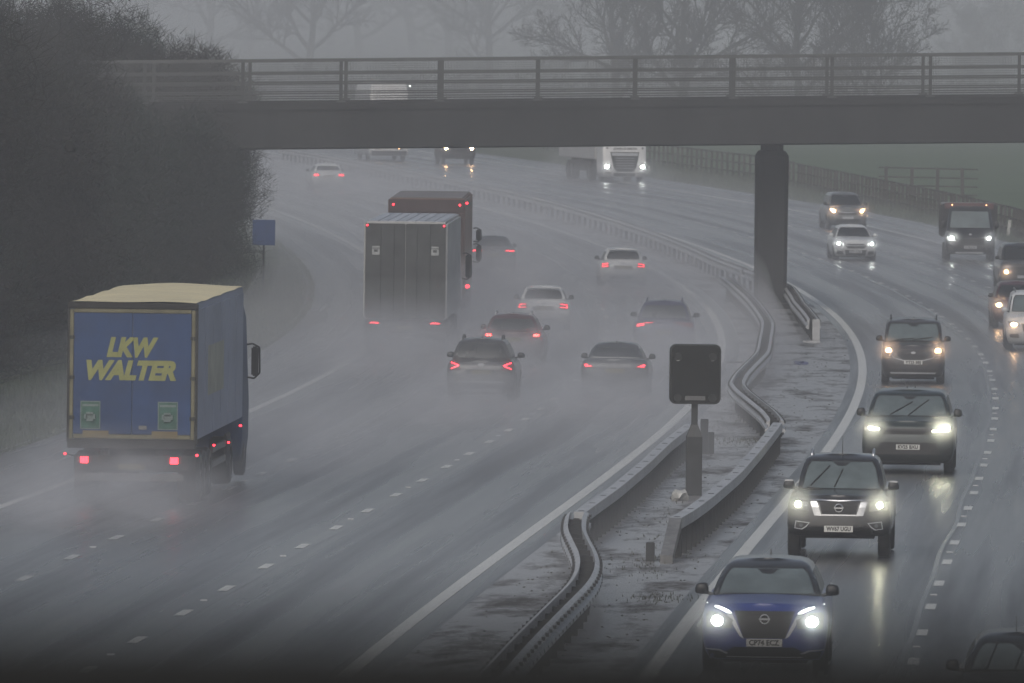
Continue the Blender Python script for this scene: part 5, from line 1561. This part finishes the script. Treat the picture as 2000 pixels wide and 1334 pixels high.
def plume(u, Y, sx, sy, sz, dens, label, z=.5, seed=0.0, soft=1.0, nz=.8, rz=None, group=None):
    """soft edged cloud for tyre spray and the added lamp halos: sx across, sy along the road, sz high (half sizes)"""
    bm = bmesh.new(); bmesh.ops.create_icosphere(bm, subdivisions=3, radius=1.0)
    me = bpy.data.meshes.new('spray'); bm.to_mesh(me); bm.free()
    m = bpy.data.materials.new('spray_and_halo'); m.use_nodes = True; nt = m.node_tree; nt.nodes.clear()
    out = nt.nodes.new('ShaderNodeOutputMaterial'); v = nt.nodes.new('ShaderNodeVolumePrincipled')
    v.inputs['Color'].default_value = (.95, .95, .97, 1); v.inputs['Anisotropy'].default_value = .25
    tc = N(nt, 'ShaderNodeTexCoord')
    ln = N(nt, 'ShaderNodeVectorMath', operation='LENGTH'); nt.links.new(tc.outputs['Object'], ln.inputs[0])
    mr = N(nt, 'ShaderNodeMapRange', interpolation_type='SMOOTHSTEP'); nt.links.new(ln.outputs['Value'], mr.inputs['Value'])
    mr.inputs['From Min'].default_value = .0 if soft > 1 else .15; mr.inputs['From Max'].default_value = .98; mr.inputs['To Min'].default_value = 1; mr.inputs['To Max'].default_value = 0
    val = mr.outputs[0]
    if soft > 1:
        pw = N(nt, 'ShaderNodeMath', operation='POWER'); nt.links.new(val, pw.inputs[0]); pw.inputs[1].default_value = soft; val = pw.outputs[0]
    if nz > 0:
        mp = N(nt, 'ShaderNodeMapping'); mp.inputs['Scale'].default_value = (1.6, 2.2, 1.5); mp.inputs['Location'].default_value = (seed, seed*2.3, 0)
        nt.links.new(tc.outputs['Object'], mp.inputs[0])
        tn = N(nt, 'ShaderNodeTexNoise'); tn.inputs['Scale'].default_value = 2.0; tn.inputs['Detail'].default_value = 3; nt.links.new(mp.outputs[0], tn.inputs['Vector'])
        m2 = N(nt, 'ShaderNodeMapRange'); nt.links.new(tn.outputs['Fac'], m2.inputs['Value']); m2.inputs['From Min'].default_value = .35; m2.inputs['From Max'].default_value = .68; m2.inputs['To Min'].default_value = 1-nz; m2.inputs['To Max'].default_value = 1.3
        mm = N(nt, 'ShaderNodeMath', operation='MULTIPLY'); nt.links.new(val, mm.inputs[0]); nt.links.new(m2.outputs[0], mm.inputs[1]); val = mm.outputs[0]
    m3 = N(nt, 'ShaderNodeMath', operation='MULTIPLY'); nt.links.new(val, m3.inputs[0]); m3.inputs[1].default_value = dens
    nt.links.new(m3.outputs[0], v.inputs['Density']); nt.links.new(v.outputs[0], out.inputs['Volume'])
    o = link('spray', me, m); p = road(u, Y)  # the spheres added for lamp halos carry this name too
    o.location = (p.x, p.y, p.z+z); o.scale = (sx, sy, sz); o.rotation_euler = (0, 0, heading(Y)-math.pi/2)
    return tag(o, label, 'spray', group, kind='stuff')
spray_layer(-17, 1.0, 185, 300, .9, .0055, 'thin spray low over the near left carriageway')
spray_layer(-19, 0.5, 262, 700, 1.1, .012, 'low sheet of spray hanging over the left carriageway')
spray_layer(-18, 0.0, 280, 690, 2.4, .006, 'thinner upper spray over the left carriageway')
spray_layer(1.5, 16.5, 330, 690, 1.2, .006, 'thin sheet of spray over the far right carriageway')
SP = 'tyre spray behind traffic'
plume(-11.0, 234, 3.4, 13, 1.8, 0.21, 'spray thrown up behind the blue lorry', z=.2, seed=1)
plume(-9.0, 262, 2.6, 26, 2.0, 0.061, 'spray drifting along the side of the blue lorry', z=.3, seed=2)
plume(-11.6, 350, 3.6, 20, 1.7, 0.1050, 'spray behind the grey box lorry', z=.6, seed=3)
plume(-10.0, 392, 3.4, 36, 2.6, 0.061, 'spray beside the two box lorries', z=.6, seed=4)
plume(-7.8, 308, 2.6, 18, 1.5, 0.175, 'spray behind the dark grey SUV', z=.1, seed=5)
plume(-8.1, 344, 2.4, 14, 1.4, 0.112, 'spray behind the dark red estate', z=.3, seed=6)
plume(-8.1, 386, 2.6, 16, 1.5, 0.126, 'spray behind the white hatchback in the middle lane', z=.2, seed=7)
plume(-4.4, 313, 2.6, 18, 1.6, 0.154, 'spray behind the dark saloon', z=.1, seed=8)
plume(-4.1, 357, 2.8, 17, 1.8, 0.182, 'spray behind the dark purple SUV', z=.3, seed=9)
plume(-4.3, 446, 2.6, 18, 1.5, 0.112, 'spray behind the outer white hatchback', z=.2, seed=10)
plume(-8.6, 462, 3.0, 16, 1.6, 0.090, 'spray swallowing the dark saloon beside the red lorry', z=.6, seed=11)
plume(-6.3, 640, 3.0, 20, 1.6, 0.105, 'spray behind the far white saloon', z=.2, seed=12)
plume(3.8, 229, 2.4, 10, .9, .05, 'light spray under the black pickup', z=.1, seed=13)
plume(4.0, 279, 2.6, 12, 1.0, .05, 'light spray behind the green 4x4', z=.1, seed=14)
plume(13.2, 694, 4.5, 26, 2.4, .05, 'spray round the wheels of the white articulated lorry', z=.4, seed=15)
plume(11.8, 512, 3.2, 14, 1.6, .05, 'spray behind the tipper truck', z=.3, seed=16)
def lamp_halo(u, Y, y, z, dens, label, r=.75):  # small dense mist spheres added so that lit lamps get a halo
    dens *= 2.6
    """one added halo sphere for the lamp on each side"""
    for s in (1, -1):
        plume(u+s*y, Y-.25, r, r, r, dens, label, z=z, nz=0, soft=3.2, group='mist spheres added for lamp halos')
for a in ((3.70, 174.4, .68, 0.765, .5, 'added halo mist round a headlight of the blue crossover'), (3.84, 216.8, .74, .985, .8, 'added halo mist round a headlight of the black pickup'),
          (4.22, 264.5, .76, 1.02, .8, 'added halo mist round a headlight of the green 4x4'), (3.53, 340.8, .70, .965, .8, 'added halo mist round a headlight of the grey van'),
          (7.15, 502.7, .69, .70, .7, 'added halo mist round a headlight of the white saloon'), (11.85, 559.7, .68, .85, .7, 'added halo mist round a headlight of the silver people carrier'),
          (10.85, 459.6, .68, .68, .8, 'added halo mist round a headlight of the tall dark 4x4'), (7.95, 406.6, .68, .78, .7, 'added halo mist round a headlight of the dark low car'), (7.62, 379.0, .66, .83, .7, 'added halo mist round a headlight of the white van'),
          (12.0, 503.4, .78, .98, .7, 'added halo mist round a headlight of the tipper truck'), (13.55, 683.8, 1.03, .88, .6, 'added halo mist round a headlight of the white lorry')):
    lamp_halo(*a)
lamp_halo(-8.27, 354.6, .70, .93, .8, 'added halo mist round a brake light of the dark red estate', .6)
